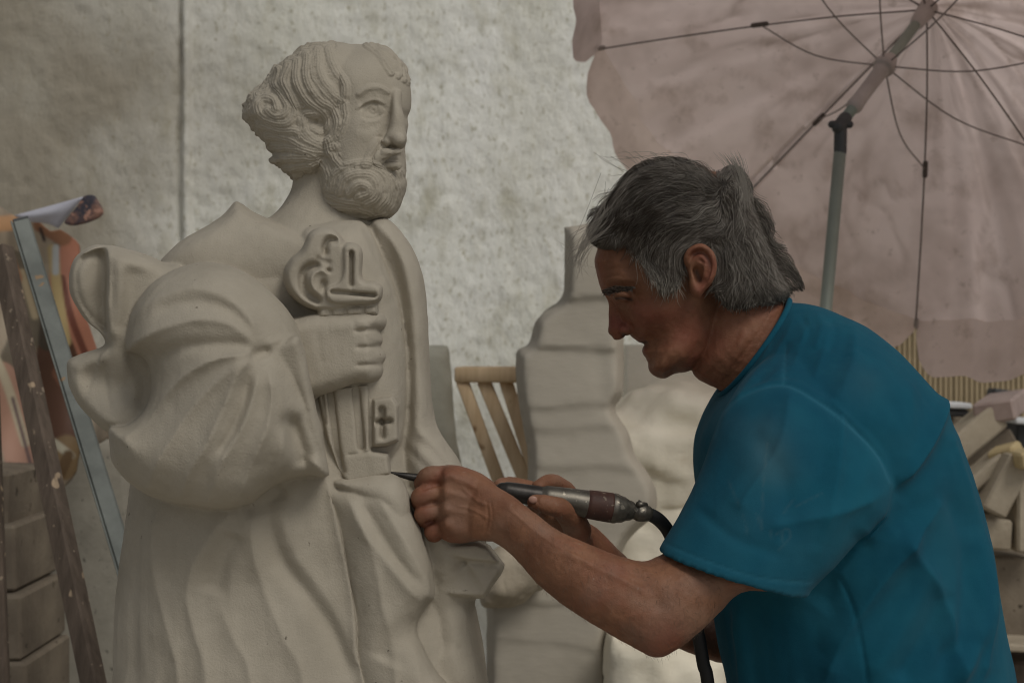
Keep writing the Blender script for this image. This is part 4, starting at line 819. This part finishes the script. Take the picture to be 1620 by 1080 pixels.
# legs
gm = GY(MD)
for dd in (-.10, .10):
    bd.append(loft([(1240, 1300, 1540, 1310, MD+dd*.6, .06), (1240, 1400, 1500, 1420, MD+dd, .085), (1260, 1650, 1430, 1660, MD+dd, .065), (1290, 1800, 1420, 1810, MD+dd, .055), (1300, 2000, 1420, 2010, MD+dd, .05), (1310, gm-60, 1390, gm-60, MD+dd, .042)], 24, 4))
    bd.append(tube([(.52-.0, MD+dd, .05), (.40, MD+dd, .045), (.30, MD+dd, .035)], [.04, .04, .03], n=14))
bm_ = remesh(bd, .0015, 5)
CB = [('g', 2.6, 2.6, [(1092, 412), (1098, 402), (1111, 399), (1121, 410), (1124, 424), (1119, 440), (1112, 450)]), ('b', -4.5, 4.5, [(1101, 428), (1106, 440)]), ('b', -3, 3, [(1108, 412), (1112, 416)]), ('r', 1.6, 2.5, [(1104, 414), (1114, 420), (1114, 434), (1108, 448)]), ('r', 1.5, 3, [(1088, 420), (1088, 404), (1097, 393), (1112, 391), (1126, 402), (1129, 422)]),
 ('g', .6, 2, [(955, 440), (975, 436), (990, 440)]), ('g', .9, 2.2, [(1008, 474), (1020, 480)]), ('g', .8, 3, [(1024, 520), (1034, 540), (1036, 562)]), ('g', .5, 2, [(1150, 590), (1190, 540), (1215, 500)]), ('g', .6, 3, [(1160, 600), (1200, 560), (1225, 520)]), ('r', 2, 8, [(1140, 600), (1165, 560), (1180, 520)]), ('b', 1.6, 5, [(978, 487), (998, 486)]), ('g', 1.4, 2.2, [(1007, 543), (1014, 541), (1024, 541)]), ('b', -1.8, 2.4, [(988, 530), (992, 530)]), ('g', 1.6, 3.4, [(996, 512), (1003, 522), (1006, 530)]), ('g', 1.2, 5, [(1002, 526), (1016, 540), (1024, 556)]),
 ('g', 1.4, 2.2, [(970, 460), (984, 457), (998, 461), (1006, 466)]), ('r', 1.2, 2.6, [(970, 465), (984, 464), (998, 469)]), ('g', 1.5, 2.0, [(972, 470), (984, 471), (998, 474)]), ('g', .9, 3, [(974, 482), (990, 486), (1004, 480)]), ('g', .8, 1.8, [(1006, 468), (1016, 464)]), ('g', .8, 1.8, [(1006, 472), (1016, 476)]),
 ('g', 1.5, 7, [(1062, 590), (1090, 570), (1110, 540)]), ('g', 1.2, 6, [(1120, 598), (1150, 560), (1180, 500)]), ('g', .6, 3, [(1100, 520), (1096, 560), (1104, 600)]), ('g', .6, 3, [(960, 430), (975, 424), (995, 426)]), ('g', .5, 2.5, [(958, 418), (975, 411), (995, 412)]),
 ('g', 1.2, 3, [(686, 768), (672, 770), (662, 772)]), ('g', 1.6, 3, [(700, 766), (684, 768), (664, 776)]), ('g', 1.6, 3, [(698, 793), (682, 797), (664, 802)]), ('g', 1.6, 3, [(702, 820), (688, 826), (672, 828)]), ('g', 1.0, 2.2, [(770, 790), (772, 820), (766, 846)]), ('g', .7, 2.2, [(776, 790), (779, 820), (774, 846)]),
 ('r', 1.8, 6, [(880, 870), (950, 900), (1030, 940)]), ('g', 2.2, 12, [(990, 896), (1030, 930), (1046, 970)]), ('r', 1.2, 2.6, [(730, 770), (752, 790), (776, 800)]), ('r', 1.0, 2.4, [(722, 800), (748, 806), (776, 822)]), ('r', 1.0, 2.4, [(800, 800), (860, 850), (930, 890)]), ('g', 1, 2, [(852, 782), (850, 790), (852, 797)])]
carve(bm_, CB, lambda V, N, x, y, w: noise3(V, 55, 3, 2)*.0006+noise3(V, 200, 2, 5)*.00022)
V = getV(bm_); x, y = PX(V); z = np.zeros(len(x))
near = V[:, 1] < 1.8
def field(P, w, a=1.0):
    q = spline(P, 5) if len(P) > 2 else np.array(P, float); d, _, _ = polydist(x, y, q); return a*np.exp(-(d/w)**2)
pink = np.clip(field([(968, 510), (985, 518)], 14, .8)+field([(1020, 500), (1040, 500)], 22, .5)+field([(1100, 400), (1125, 420), (1110, 455)], 12, .6)+field([(1012, 540), (1018, 552)], 6, .7)+field([(1040, 1020), (1060, 1000)], 30, .5)+field([(700, 750), (670, 780), (680, 830)], 12, .4), 0, 1)
attr(bm_, 'pink', pink)
dark = np.clip(field([(975, 472), (986, 472), (999, 474)], 2.6, 1)+field([(987, 530), (992, 532)], 3.2, .9)+field([(1008, 543), (1023, 541)], 2.0, .85)+field([(1102, 430), (1107, 442)], 4, .7)+field([(1098, 403), (1111, 400), (1121, 411), (1123, 424)], 1.8, .45)+field([(966, 460), (984, 457), (1004, 462)], 2.2, .35), 0, 1)  # lash line, plus shade painted into nostril, mouth line, ear and lid crease
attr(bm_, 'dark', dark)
ns = noise3(V, 300, 2, 11); dst = np.clip((ns-.95)*4, 0, 1)*(x < 1100)*(y > 700)*.5
attr(bm_, 'dust', np.clip(dst+((x < 1180) & (y > 690))*np.clip(noise3(V, 22, 3, 8)*.4+.05, 0, .22), 0, 1))
part('body', bm_, M['skin'], man)

part('thumbnail', bd_nail, mat('nail', (.42, .25, .19), (.36, .2, .15), 60, .35, ()), man)
fore = np.where((x > 800) & (x < 1140) & (y > 800) & (V[:, 1] < 1.6) & (getN(bm_)[:, 1] < -.15))[0]; fore = rng.choice(fore, 800); Nb = getN(bm_)[fore]; Pb = V[fore]
al = W(800, 850, 1.57)-W(1040, 960, 1.535); al /= np.linalg.norm(al); rnd_ = rng.normal(0, .45, (len(fore), 3)); dv = -al*.2+np.array([0, 0, -.8])+rnd_+Nb*.35; dv -= Nb*((dv*Nb).sum(1)-.25)[:, None]; dv /= np.linalg.norm(dv, axis=1)[:, None]
Lh = rng.uniform(.004, .010, len(fore))[:, None]; pa, pb_ = Pb-Nb*.0004, Pb+dv*Lh*.55+Nb*.0005; pc = Pb+dv*Lh+np.array([0, 0, -.0012]); sd_ = np.cross(dv, [0, 1., 0]); sd_ /= np.linalg.norm(sd_, axis=1)[:, None]+1e-9; hw = .00008
HV = np.stack([pa+sd_*hw, pa-sd_*hw, pa+Nb*hw, pb_+sd_*hw, pb_-sd_*hw, pb_+Nb*hw, pc, pc+sd_*hw*.3, pc+Nb*hw*.3], 1).reshape(-1, 3); o_ = np.arange(len(fore))[:, None, None]*9
hf = (o_+np.array([[0, 1, 4, 3], [1, 2, 5, 4], [2, 0, 3, 5], [3, 4, 7, 6], [4, 5, 8, 7], [5, 3, 6, 8]])[None]).reshape(-1, 4)
part('arm_hair', raw_mesh(bpy.data.meshes.new('arm_hair'), HV, hf.ravel().astype(np.int32), np.full(len(hf), 4, np.int32)), mat('arm_hair_brown', (.10, .06, .035), (.2, .15, .11), 60, .6, ()), man, kind='stuff')
# ---- hair: an under-layer plus strands that follow the combed direction
HO = [(952, 352), (962, 322), (985, 290), (1020, 262), (1060, 256), (1100, 262), (1135, 278), (1162, 268), (1180, 290), (1192, 330), (1204, 365), (1222, 402), (1240, 440), (1248, 464), (1225, 474), (1190, 482), (1160, 484), (1142, 472), (1132, 455), (1134, 420), (1126, 398), (1108, 386), (1090, 388), (1080, 402), (1076, 425), (1068, 446), (1050, 452), (1038, 440), (1028, 420), (1010, 396), (988, 378), (972, 370), (960, 370), (952, 366)]
HS = [(945, 400), (948, 372), (960, 325), (985, 288), (1020, 262), (1060, 255), (1100, 260), (1135, 270), (1162, 266), (1182, 290), (1194, 330), (1206, 365), (1222, 402), (1240, 440), (1250, 466), (1225, 520), (1180, 560), (1120, 590), (1060, 600), (1030, 590), (1010, 540), (960, 520), (950, 460), (942, 430)]
HSp = spline(HS, 4, True)
def hthick(x, y):
    d, _, _ = polydist(x, y, HSp, True); ins = inside(x, y, HSp); sd = np.where(ins, d, 0)
    return .079*np.sqrt(np.clip(1-(1-np.clip(sd/124, 0, 1))**2, 0, 1))+.004*np.clip(sd/12, 0, 1)
HOi = [(p[0]*.955+1165*.045, p[1]*.935+350*.065) for p in HO]
hl = [pillow(HOi, (lambda sg: (lambda x, y: FD-sg*(hthick(x, y)-.009)))(sg), .009, 9, step=2.5, sm=3) for sg in (1, -1)]
hl.append(pillow([(p[0]*.98+1090*.02, p[1]*.97+360*.03) for p in HO if not (p[1] > 385 and p[0] < 1140)]+[(1135, 420), (1100, 370), (1040, 375)], FD, .07, 90, step=3, sm=1))
hair = part('hair', remesh(hl, .0026, 3), M['scalp'], man)
def strands():
    G = [  # combed direction guides in the picture
     [(1140, 290), (1090, 270), (1030, 268), (985, 290), (950, 335), (922, 375), (905, 410)], [(1130, 310), (1080, 295), (1030, 300), (990, 330), (960, 370), (935, 410)], [(1120, 330), (1070, 325), (1030, 340), (1000, 370), (985, 400)],
     [(1130, 350), (1080, 350), (1045, 370), (1030, 410), (1040, 445)], [(1110, 370), (1080, 378), (1062, 400), (1055, 440)], [(1150, 300), (1165, 330), (1150, 365), (1120, 375), (1095, 385)], [(1130, 380), (1150, 390), (1160, 430), (1150, 470)],
     [(1165, 310), (1185, 350), (1190, 400), (1200, 450), (1215, 480)], [(1175, 300), (1195, 350), (1215, 400), (1235, 440), (1252, 466)], [(1150, 340), (1172, 380), (1175, 430), (1180, 480)], [(1160, 250), (1175, 280), (1185, 320)], [(1140, 280), (1155, 265), (1162, 250)], [(1100, 262), (1060, 252), (1020, 258)]]
    pts, dr = [], []
    for g in G:
        P = spline(g, 5); T = np.gradient(P, axis=0); T /= np.linalg.norm(T, axis=1)[:, None]; pts.append(P); dr.append(T)
    pts = np.vstack(pts); dr = np.vstack(dr)
    poly = spline(HO, 3, True)
    N_ = 19000; sx = rng.uniform(940, 1250, N_*3); sy = rng.uniform(250, 484, N_*3); ok = inside(sx, sy, poly); sx, sy = sx[ok][:N_], sy[ok][:N_]
    n = len(sx); K = 13; stp = rng.uniform(4, 9.5, n); px, py = sx.copy(), sy.copy(); X = [px.copy()]; Y = [py.copy()]; off = rng.normal(0, .25, n); wav = rng.uniform(0, 6.3, n); wa = np.abs(rng.normal(0, .16, n))+.05
    lay = rng.integers(0, 4, n).astype(float); cg = noise3(np.column_stack([sx, sy, lay*50.]), 1/9., 2, 9)
    cl = np.sin(sx*.09+sy*.05)*.22+np.sin(sx*.031-sy*.11)*.2     # clumping
    for k in range(K-1):
        d2 = (px[:, None]-pts[:, 0])**2+(py[:, None]-pts[:, 1])**2; w = 1/(d2+60)**2; v = w@dr/w.sum(1)[:, None]; v /= np.linalg.norm(v, axis=1)[:, None]+1e-9
        a = off*.3+.6*wa*np.sin(wav+k*.9)+cl*.5+(.6+.35*(sx > 1115))*noise3(np.column_stack([px, py, lay*40.]), 1/30., 2, 3); c, s = np.cos(a), np.sin(a); vx = v[:, 0]*c-v[:, 1]*s; vy = v[:, 0]*s+v[:, 1]*c
        px = px+vx*stp; py = py+vy*stp; X.append(px.copy()); Y.append(py.copy())
    X = np.array(X).T; Y = np.array(Y).T
    dd, _, _ = polydist(X.ravel(), Y.ravel(), poly, True); ins = inside(X.ravel(), Y.ravel(), poly); sd = np.where(ins, dd, -dd).reshape(n, K)
    th_ = hthick(X.ravel(), Y.ravel()).reshape(n, K)
    kk = np.linspace(0, 1, K)[None, :]
    lift = .001+rng.gamma(2, .0022, n)[:, None]*kk*(1.1-kk*.35)*np.clip(sd/26, .2, 1)
    lift = lift+.0045*np.clip(noise3(np.column_stack([X.ravel(), Y.ravel(), np.repeat(lay*40., K)]), 1/24., 2, 14), -.2, 1).reshape(n, K)*np.clip(sd/20, 0, 1)
    # near side for most, some on the far side so that the hair has a back
    side = np.where(rng.random(n) < .82, 1, -1)[:, None]
    dep = FD-side*(th_+lift)
    # outside the cap the strand hangs in the plane it left
    face_block = 0
    V = W(X, Y, dep)
    # drop steps that fell far outside except the fringe and the nape
    keep = np.ones((n, K), bool); outd = -sd
    fr = (X < 975) | (Y < 285) | ((X > 1185) & (Y < 480)) ; lim = np.where(fr, np.where(Y < 300, 9, 26), rng.gamma(2., 4.5, (n, 1))); lim = np.where((Y > 462) & (X > 1120), rng.gamma(2., 2.2, (n, 1)), lim)
    bad = outd > lim; first = np.where(bad.any(1), bad.argmax(1), K)
    for i in np.where(first < K)[0]:
        f = max(first[i], 2); V[i, f:] = V[i, f-1]
    T = np.gradient(V, axis=1); T /= np.linalg.norm(T, axis=2)[..., None]+1e-9
    T[np.abs(T).sum(2) < .5] = (1, 0, 0)
    e1 = np.cross(T, np.array([0, 1., .2])); e1 /= np.linalg.norm(e1, axis=2)[..., None]+1e-9; e2 = np.cross(T, e1)
    r = (.00030*(1-.75*kk**2))*rng.uniform(.7, 1.35, n)[:, None]
    ring = [V+(e1*math.cos(q)+e2*math.sin(q))*r[..., None] for q in (0, 2.094, 4.189)]
    R = np.stack(ring, 2).reshape(-1, 3)
    i = np.arange(n)[:, None, None]*K*3; k = np.arange(K-1)[None, :, None]*3; j = np.arange(3)[None, None, :]; j2 = (j+1) % 3
    f = np.stack([i+k+j, i+k+j2, i+k+3+j2, i+k+3+j], -1).reshape(-1, 4)
    me = raw_mesh(bpy.data.meshes.new('strands'), R, f.ravel().astype(np.int32), np.full(len(f), 4, np.int32))
    gr_ = np.clip(rng.beta(.9, 3.0, n)*.60+.24*cg+.72*np.exp(-(((sx-1035)/42)**2+((sy-430)/34)**2))+.25*np.exp(-(((sx-950)/30)**2+((sy-380)/40)**2))*rng.random(n)+.14*np.exp(-((sy-470)/25)**2)-.20*np.exp(-(((sx-1060)/50)**2+((sy-330)/30)**2)), 0, 1)
    if len(me.vertices) == n*K*3: attr(me, 'grey', np.repeat(gr_, K*3))
    return me
part('strand', strands(), M['hair'], hair, 'fine grey and dark strands combed forward over the forehead', kind='stuff')
def few(name, L, parent, mt, r=.00022, grey=.35):
    G_ = []
    for P in L: G_.append(tpx(P, [r, r, r*.8, r*.4][:len(P)] if len(P) <= 4 else list(np.linspace(r, r*.3, len(P))), n=4, sub=5))
    me = to_mesh(name, *merge(G_)); attr(me, 'grey', np.full(len(me.vertices), grey)); return part(name, me, mt, parent, kind='stuff')
fl = []
for i in range(48):   # loose fringe and tufts
    a = rng.normal(0, 1, 4)
    fl.append([(972+a[0]*12, 326+a[1]*18, FD-.03+a[2]*.02), (940+a[3]*9, 362+a[1]*10, FD-.03+a[2]*.02), (918+a[2]*10, 396+a[1]*10, FD-.03+a[2]*.02), (912+a[0]*13, 424+a[3]*14, FD-.03+a[2]*.02)])
for i in range(70):
    a = rng.normal(0, 1, 4); fl.append([(1178+a[0]*7, 325+a[1]*8, FD-.03+a[2]*.02), (1174+a[0]*6, 292+a[1]*5, FD-.03+a[2]*.02), (1166+a[0]*7, 268+a[3]*5, FD-.03+a[2]*.02), (1160+a[0]*9-4, 250+a[3]*5, FD-.03+a[2]*.02)])
for i in range(26):
    a = rng.normal(0, 1, 4); x0 = rng.uniform(985, 1140); fl.append([(x0, 272, FD-.02+a[2]*.02), (x0-14+a[0]*8, 256+a[1]*4, FD-.02), (x0-34+a[0]*14, 248+a[3]*5, FD-.02), (x0-46+a[1]*14, 252+a[3]*6, FD-.02)])
few('loose_strand', fl, hair, M['hair'])
few('whisper_strand', [[(930, 380, FD-.02), (905, 392, FD-.02), (890, 386, FD-.02), (880, 380, FD-.02)], [(935, 385, FD-.01), (908, 396, FD-.01), (893, 394, FD-.01), (886, 386, FD-.01)], [(1000, 275, FD), (985, 276, FD), (970, 278, FD), (962, 276, FD)]], hair, M['hair'], .0002)
br = []
for i in range(130):
    a = rng.normal(0, 1, 3); s = rng.random(); x0 = 951+s*44; y0 = 461-s*5+abs(s-.5)*4+a[0]*3.2*(1-.5*s); br.append([(x0, y0, FD-.045-s*.02), (x0+5+a[1], y0-2+a[2], FD-.050-s*.022), (x0+10+a[1], y0-1+a[2]*2, FD-.051-s*.022)])
few('eyebrow', br, man, M['hair'], .0004, 0.0)

# ---- T-shirt
sh = []
sh.append(loft([(1143, 622, 1244, 478, MD, .070), (1122, 652, 1296, 487, MD, .12), (1105, 690, 1366, 520, MD, .175), (1101, 735, 1424, 568, MD, .205), (1108, 800, 1478, 640, MD, .20), (1118, 880, 1520, 740, MD, .18), (1128, 960, 1548, 850, MD, .17), (1138, 1030, 1574, 955, MD, .17), (1152, 1100, 1600, 1075, MD, .17), (1165, 1240, 1630, 1240, MD, .178), (1172, 1310, 1632, 1320, MD, .182)], 48, 6, rnd=False))
sh.append(loft([(1222, 560, 1330, 590, 1.67, .05), (1180, 596, 1380, 670, 1.635, .075), (1140, 658, 1406, 762, 1.605, .085), (1112, 740, 1368, 830, 1.585, .082), (1076, 812, 1322, 888, 1.57, .078), (1040, 872, 1276, 942, 1.56, .075)], 48, 6, rnd=False, cup=.03))
sh.append(loft([(1200, 590, 1330, 600, 1.84, .05), (1120, 680, 1330, 740, 1.90, .07), (1120, 830, 1290, 860, 1.925, .07), (1130, 930, 1270, 935, 1.92, .065)], 32, 5, rnd=False, cup=.02))
def shirt():
    # hollow the neck opening
    me = remesh(sh, .003, 16)
    seamL = [[(1132, 690), (1145, 652), (1185, 622), (1240, 610), (1290, 634), (1340, 672), (1384, 716), (1408, 764)], [(1243, 552), (1241, 580), (1240, 610)], [(1048, 858), (1120, 888), (1200, 914), (1284, 922)]]
    S = [('f', 11.9, 14, [(1408, 772), (1446, 722), (1474, 672), (1488, 636)]), ('f', 8.5, 18, [(1410, 778), (1380, 830), (1330, 905)]), ('f', 10.2, 16, [(1500, 700), (1544, 840), (1560, 960), (1552, 1090)][::-1]), ('f', 10.2, 16, [(1430, 860), (1496, 960), (1520, 1090)][::-1]), ('f', 8.5, 16, [(1300, 1090), (1340, 1000), (1400, 900), (1480, 800)]),
     ('f', 6.8, 14, [(1250, 616), (1236, 700), (1176, 800)]), ('f', 6.8, 14, [(1400, 774), (1330, 806), (1230, 832)]), ('f', 6.8, 14, [(1330, 660), (1320, 760), (1290, 860)][::-1]), ('f', 2.6, 9, [(1258, 492), (1246, 530), (1222, 570)]), ('f', 2.6, 9, [(1282, 494), (1272, 540), (1256, 580)]), ('f', 2.6, 10, [(1312, 502), (1306, 550), (1290, 600)]), ('f', 2.6, 12, [(1350, 518), (1350, 570), (1330, 630)]), ('f', 6.8, 12, [(1160, 960), (1172, 1030), (1176, 1100)]),
     ('g', 1.6, 2.2, seamL[0]), ('r', 1.2, 5, [(p[0]+5, p[1]-6) for p in seamL[0]]), ('g', 1.0, 2, seamL[1]), ('g', 1.3, 2, seamL[2]),
     ('r', 4, 10, [(1412, 764), (1448, 720), (1474, 672), (1486, 640)]), ('g', 4, 18, [(1418, 790), (1466, 740), (1500, 690)]), ('g', 3, 24, [(1370, 620), (1410, 640), (1440, 640)]), ('r', 3, 16, [(1440, 600), (1430, 680), (1420, 740)]),
     ('r', 2.5, 14, [(1360, 560), (1330, 620), (1310, 650)]), ('g', 3, 16, [(1190, 680), (1240, 760), (1250, 840)]), ('r', 2.5, 18, [(1230, 640), (1200, 720), (1150, 800)]), ('g', 2.5, 14, [(1310, 700), (1280, 780), (1230, 860)]), ('r', 2.5, 14, [(1370, 740), (1320, 820), (1280, 890)]), ('g', 2, 10, [(1100, 800), (1160, 850), (1240, 880)]),
     ('g', 7, 16, [(1484, 1080), (1524, 970), (1530, 860), (1500, 780)]), ('r', 8, 13, [(1506, 1090), (1548, 990), (1548, 900), (1530, 830)]), ('g', 7, 18, [(1420, 1080), (1470, 1000), (1496, 930)]), ('r', 6, 18, [(1370, 1080), (1430, 980), (1470, 890)]), ('g', 3, 9, [(1150, 960), (1160, 1030), (1165, 1100)]), ('r', 3, 9, [(1168, 950), (1180, 1020), (1186, 1100)]),
     ('g', 2, 3, [(1325, 905), (1350, 960), (1365, 1030), (1374, 1090)]), ('g', 7, 22, [(1290, 960), (1330, 900), (1370, 840)]), ('r', 6, 20, [(1300, 1030), (1380, 930), (1450, 830)]), ('g', 3, 16, [(1560, 1090), (1540, 1020), (1480, 1040)]), ('g', 3, 20, [(1400, 830), (1460, 800), (1520, 790)]),
     ('g', 1.6, 5, [(1268, 500), (1280, 530), (1264, 560)]), ('r', 1.8, 6, [(1290, 497), (1300, 520), (1290, 556)]), ('g', 1.6, 7, [(1312, 505), (1320, 530), (1310, 560)]), ('r', 2, 9, [(1335, 512), (1350, 530), (1345, 570)]), ('g', 2, 8, [(1250, 540), (1230, 570), (1196, 606)]), ('r', 2, 6, [(1222, 540), (1192, 590), (1160, 640)])]
    carve(me, S, lambda V, N, x, y, w: noise3(V*np.array([1, 1, .6]), 7, 3, 4)*.0022+noise3(V*np.array([1, 1, .55]), 20, 3, 6)*.0011)
    V = getV(me); x, y = PX(V); seam = np.zeros(len(x))
    for P in seamL: d, _, _ = polydist(x, y, spline(P, 5)); seam = np.maximum(seam, .30*np.exp(-(d/2.4)**2)+.10*np.exp(-(d/9)**2))
    front = V[:, 1] < MD+.02
    d, _, _ = polydist(x, y, spline([(1040, 872), (1110, 898), (1195, 926), (1276, 942)], 4)); seam = np.maximum(seam, .22*np.exp(-(d/9)**2)*(V[:, 1] < 1.7))
    nz = np.clip(noise3(V, 9, 4, 12)*.5+.35, 0, 1)
    attr(me, 'seam', np.clip(seam*(.6+.8*nz), 0, 1)*front)
    d1, _, _ = polydist(x, y, np.array([(1190, 690), (1215, 740)], float)); d2, _, _ = polydist(x, y, np.array([(1180, 840), (1250, 850)], float)); d3, _, _ = polydist(x, y, np.array([(1290, 520), (1370, 590)], float))
    sc_ = np.zeros(len(x))
    for P in ([(1176, 815), (1182, 842)], [(1196, 812), (1206, 838)], [(1214, 700), (1208, 760), (1204, 838)], [(1218, 838), (1222, 852)], [(1226, 846), (1246, 836), (1250, 850), (1232, 870)], [(1236, 840), (1240, 862)], [(1255, 790), (1240, 810)], [(1152, 760), (1170, 800)], [(1300, 780), (1260, 800)]):
        d, _, _ = polydist(x, y, spline(P, 4)); sc_ = np.maximum(sc_, .16*np.exp(-(d/1.6)**2))
    attr(me, 'dust', (np.clip(.55*np.exp(-(d1/40)**2)*nz*1.5+.3*np.exp(-(d2/40)**2)*nz+.3*np.exp(-(d3/40)**2)*nz, 0, 1)*.8+sc_)*front)
    return me
ts = part('t_shirt', shirt(), M['shirt'], man)
C0 = [(1143, 622), (1244, 478)]
A0, B0 = W(1140, 624, MD), W(1246, 475, MD); cc = (A0+B0)/2; ring = [cc+math.cos(q)*(A0-B0)/2*1.0+math.sin(q)*np.array([0, -.071, 0]) for q in np.linspace(0, 2*math.pi, 37)]
part('collar', tube(ring, .0042, n=8, sub=1), M['shirt'], ts)
part('trousers', remesh([loft([(1176, 1150, 1590, 1150, MD, .150), (1180, 1225, 1604, 1225, MD, .160), (1190, 1300, 1580, 1320, MD, .165), (1210, 1400, 1530, 1420, MD, .17)], 32, 4)]+[loft([(1195, 1300, 1560, 1320, MD+dd*.8, .095), (1222, 1400, 1510, 1420, MD+dd, .098), (1250, 1650, 1442, 1660, MD+dd, .078), (1278, 1800, 1436, 1810, MD+dd, .07), (1285, 2000, 1430, 2010, MD+dd, .066), (1292, gm-40, 1418, gm-40, MD+dd, .06)], 24, 4, rnd=False) for dd in (-.10, .10)], .006, 3), M['denim'], man)
for dd in (-.10, .10):
    s_ = part('shoe', remesh([tube([(.45, MD+dd, .055), (.40, MD+dd, .055), (.32, MD+dd, .045), (.25, MD+dd, .038)], [.045, .05, .047, .033], n=16), box((.35, MD+dd, .012), (.27, .095, .024), None, .01)], .004, 2), M['leather'], man)
# ------------------------------------------------------------------ air chisel and hose
tl = thing('air_chisel', 'worn pneumatic carving hammer with a steel chisel, held by the man against the statue', 'air chisel', tuple(W(1000, 810, 1.63)))
ax = lambda x, o=0: (x, 748+(x-620)*.158+o, 1.603+(x-620)*.00008)
part('chisel', merge([tpx([(618, 747, 1.598), (640, 752, 1.60), (668, 757, 1.603), (700, 762, 1.606), (800, 777, 1.617)], [.0010, .0035, .0052, .0055, .0058], n=8, sub=3)]), M['black_steel'], tl)
part('retainer', tpx([ax(796), ax(800), ax(812), ax(856), ax(862)], [.0095, .0105, .0112, .0118, .0112], n=20, sub=2), M['black_steel'], tl)
part('barrel', tpx([ax(860), ax(866), ax(900), ax(932)], [.0125, .0138, .0150, .0158], n=24, sub=2), M['tool_metal'], tl)
part('grip_band', tpx([ax(930), ax(934), ax(964), ax(967)], [.0160, .0166, .0172, .0168], n=24, sub=2), M['brown_grip'], tl)
part('end_cap', merge([tpx([ax(966), ax(969), ax(974), ax(978)], [.0165, .0172, .0172, .0160], n=24, sub=2), tpx([ax(977), ax(980), ax(990), ax(993)], [.0125, .0132, .0132, .012], n=8, sub=2)]), M['tool_metal'], tl)
part('nipple', merge([tpx([ax(991), ax(1010)], .0062, n=12)]+[tpx([ax(995+q*4), ax(996.5+q*4)], .0082, n=12, smooth=False) for q in range(3)]), M['tool_metal'], tl)
cl = part('hose_clamp', tpx([ax(1007), ax(1009), ax(1018), ax(1021)], [.0095, .0105, .0105, .0098], n=16, sub=2), M['tool_metal'], tl)
part('clamp_screw', merge([tpx([(1012, 800, 1.632), (1016, 793, 1.632)], .0045, n=8, smooth=False), tpx([(1009, 797, 1.626), (1022, 799, 1.634)], .0035, n=8, smooth=False)]), M['tool_metal'], cl)
hp_ = [ax(1006), ax(1022), (1040, 820, 1.645), (1056, 838, 1.665), (1068, 866, 1.69), (1082, 910, 1.70), (1096, 960, 1.70), (1106, 1010, 1.70), (1113, 1050, 1.70), (1121, 1090, 1.70), (1140, 1300, 1.70), (1160, 1700, 1.68), (1150, 2000, 1.66), (1080, 2200, 1.62)]
hose = single('air_hose', tpx(hp_, .0079, n=14, sub=8), M['rubber'], 'black rubber hose curving from the air chisel down past the man\'s elbow', 'hose')
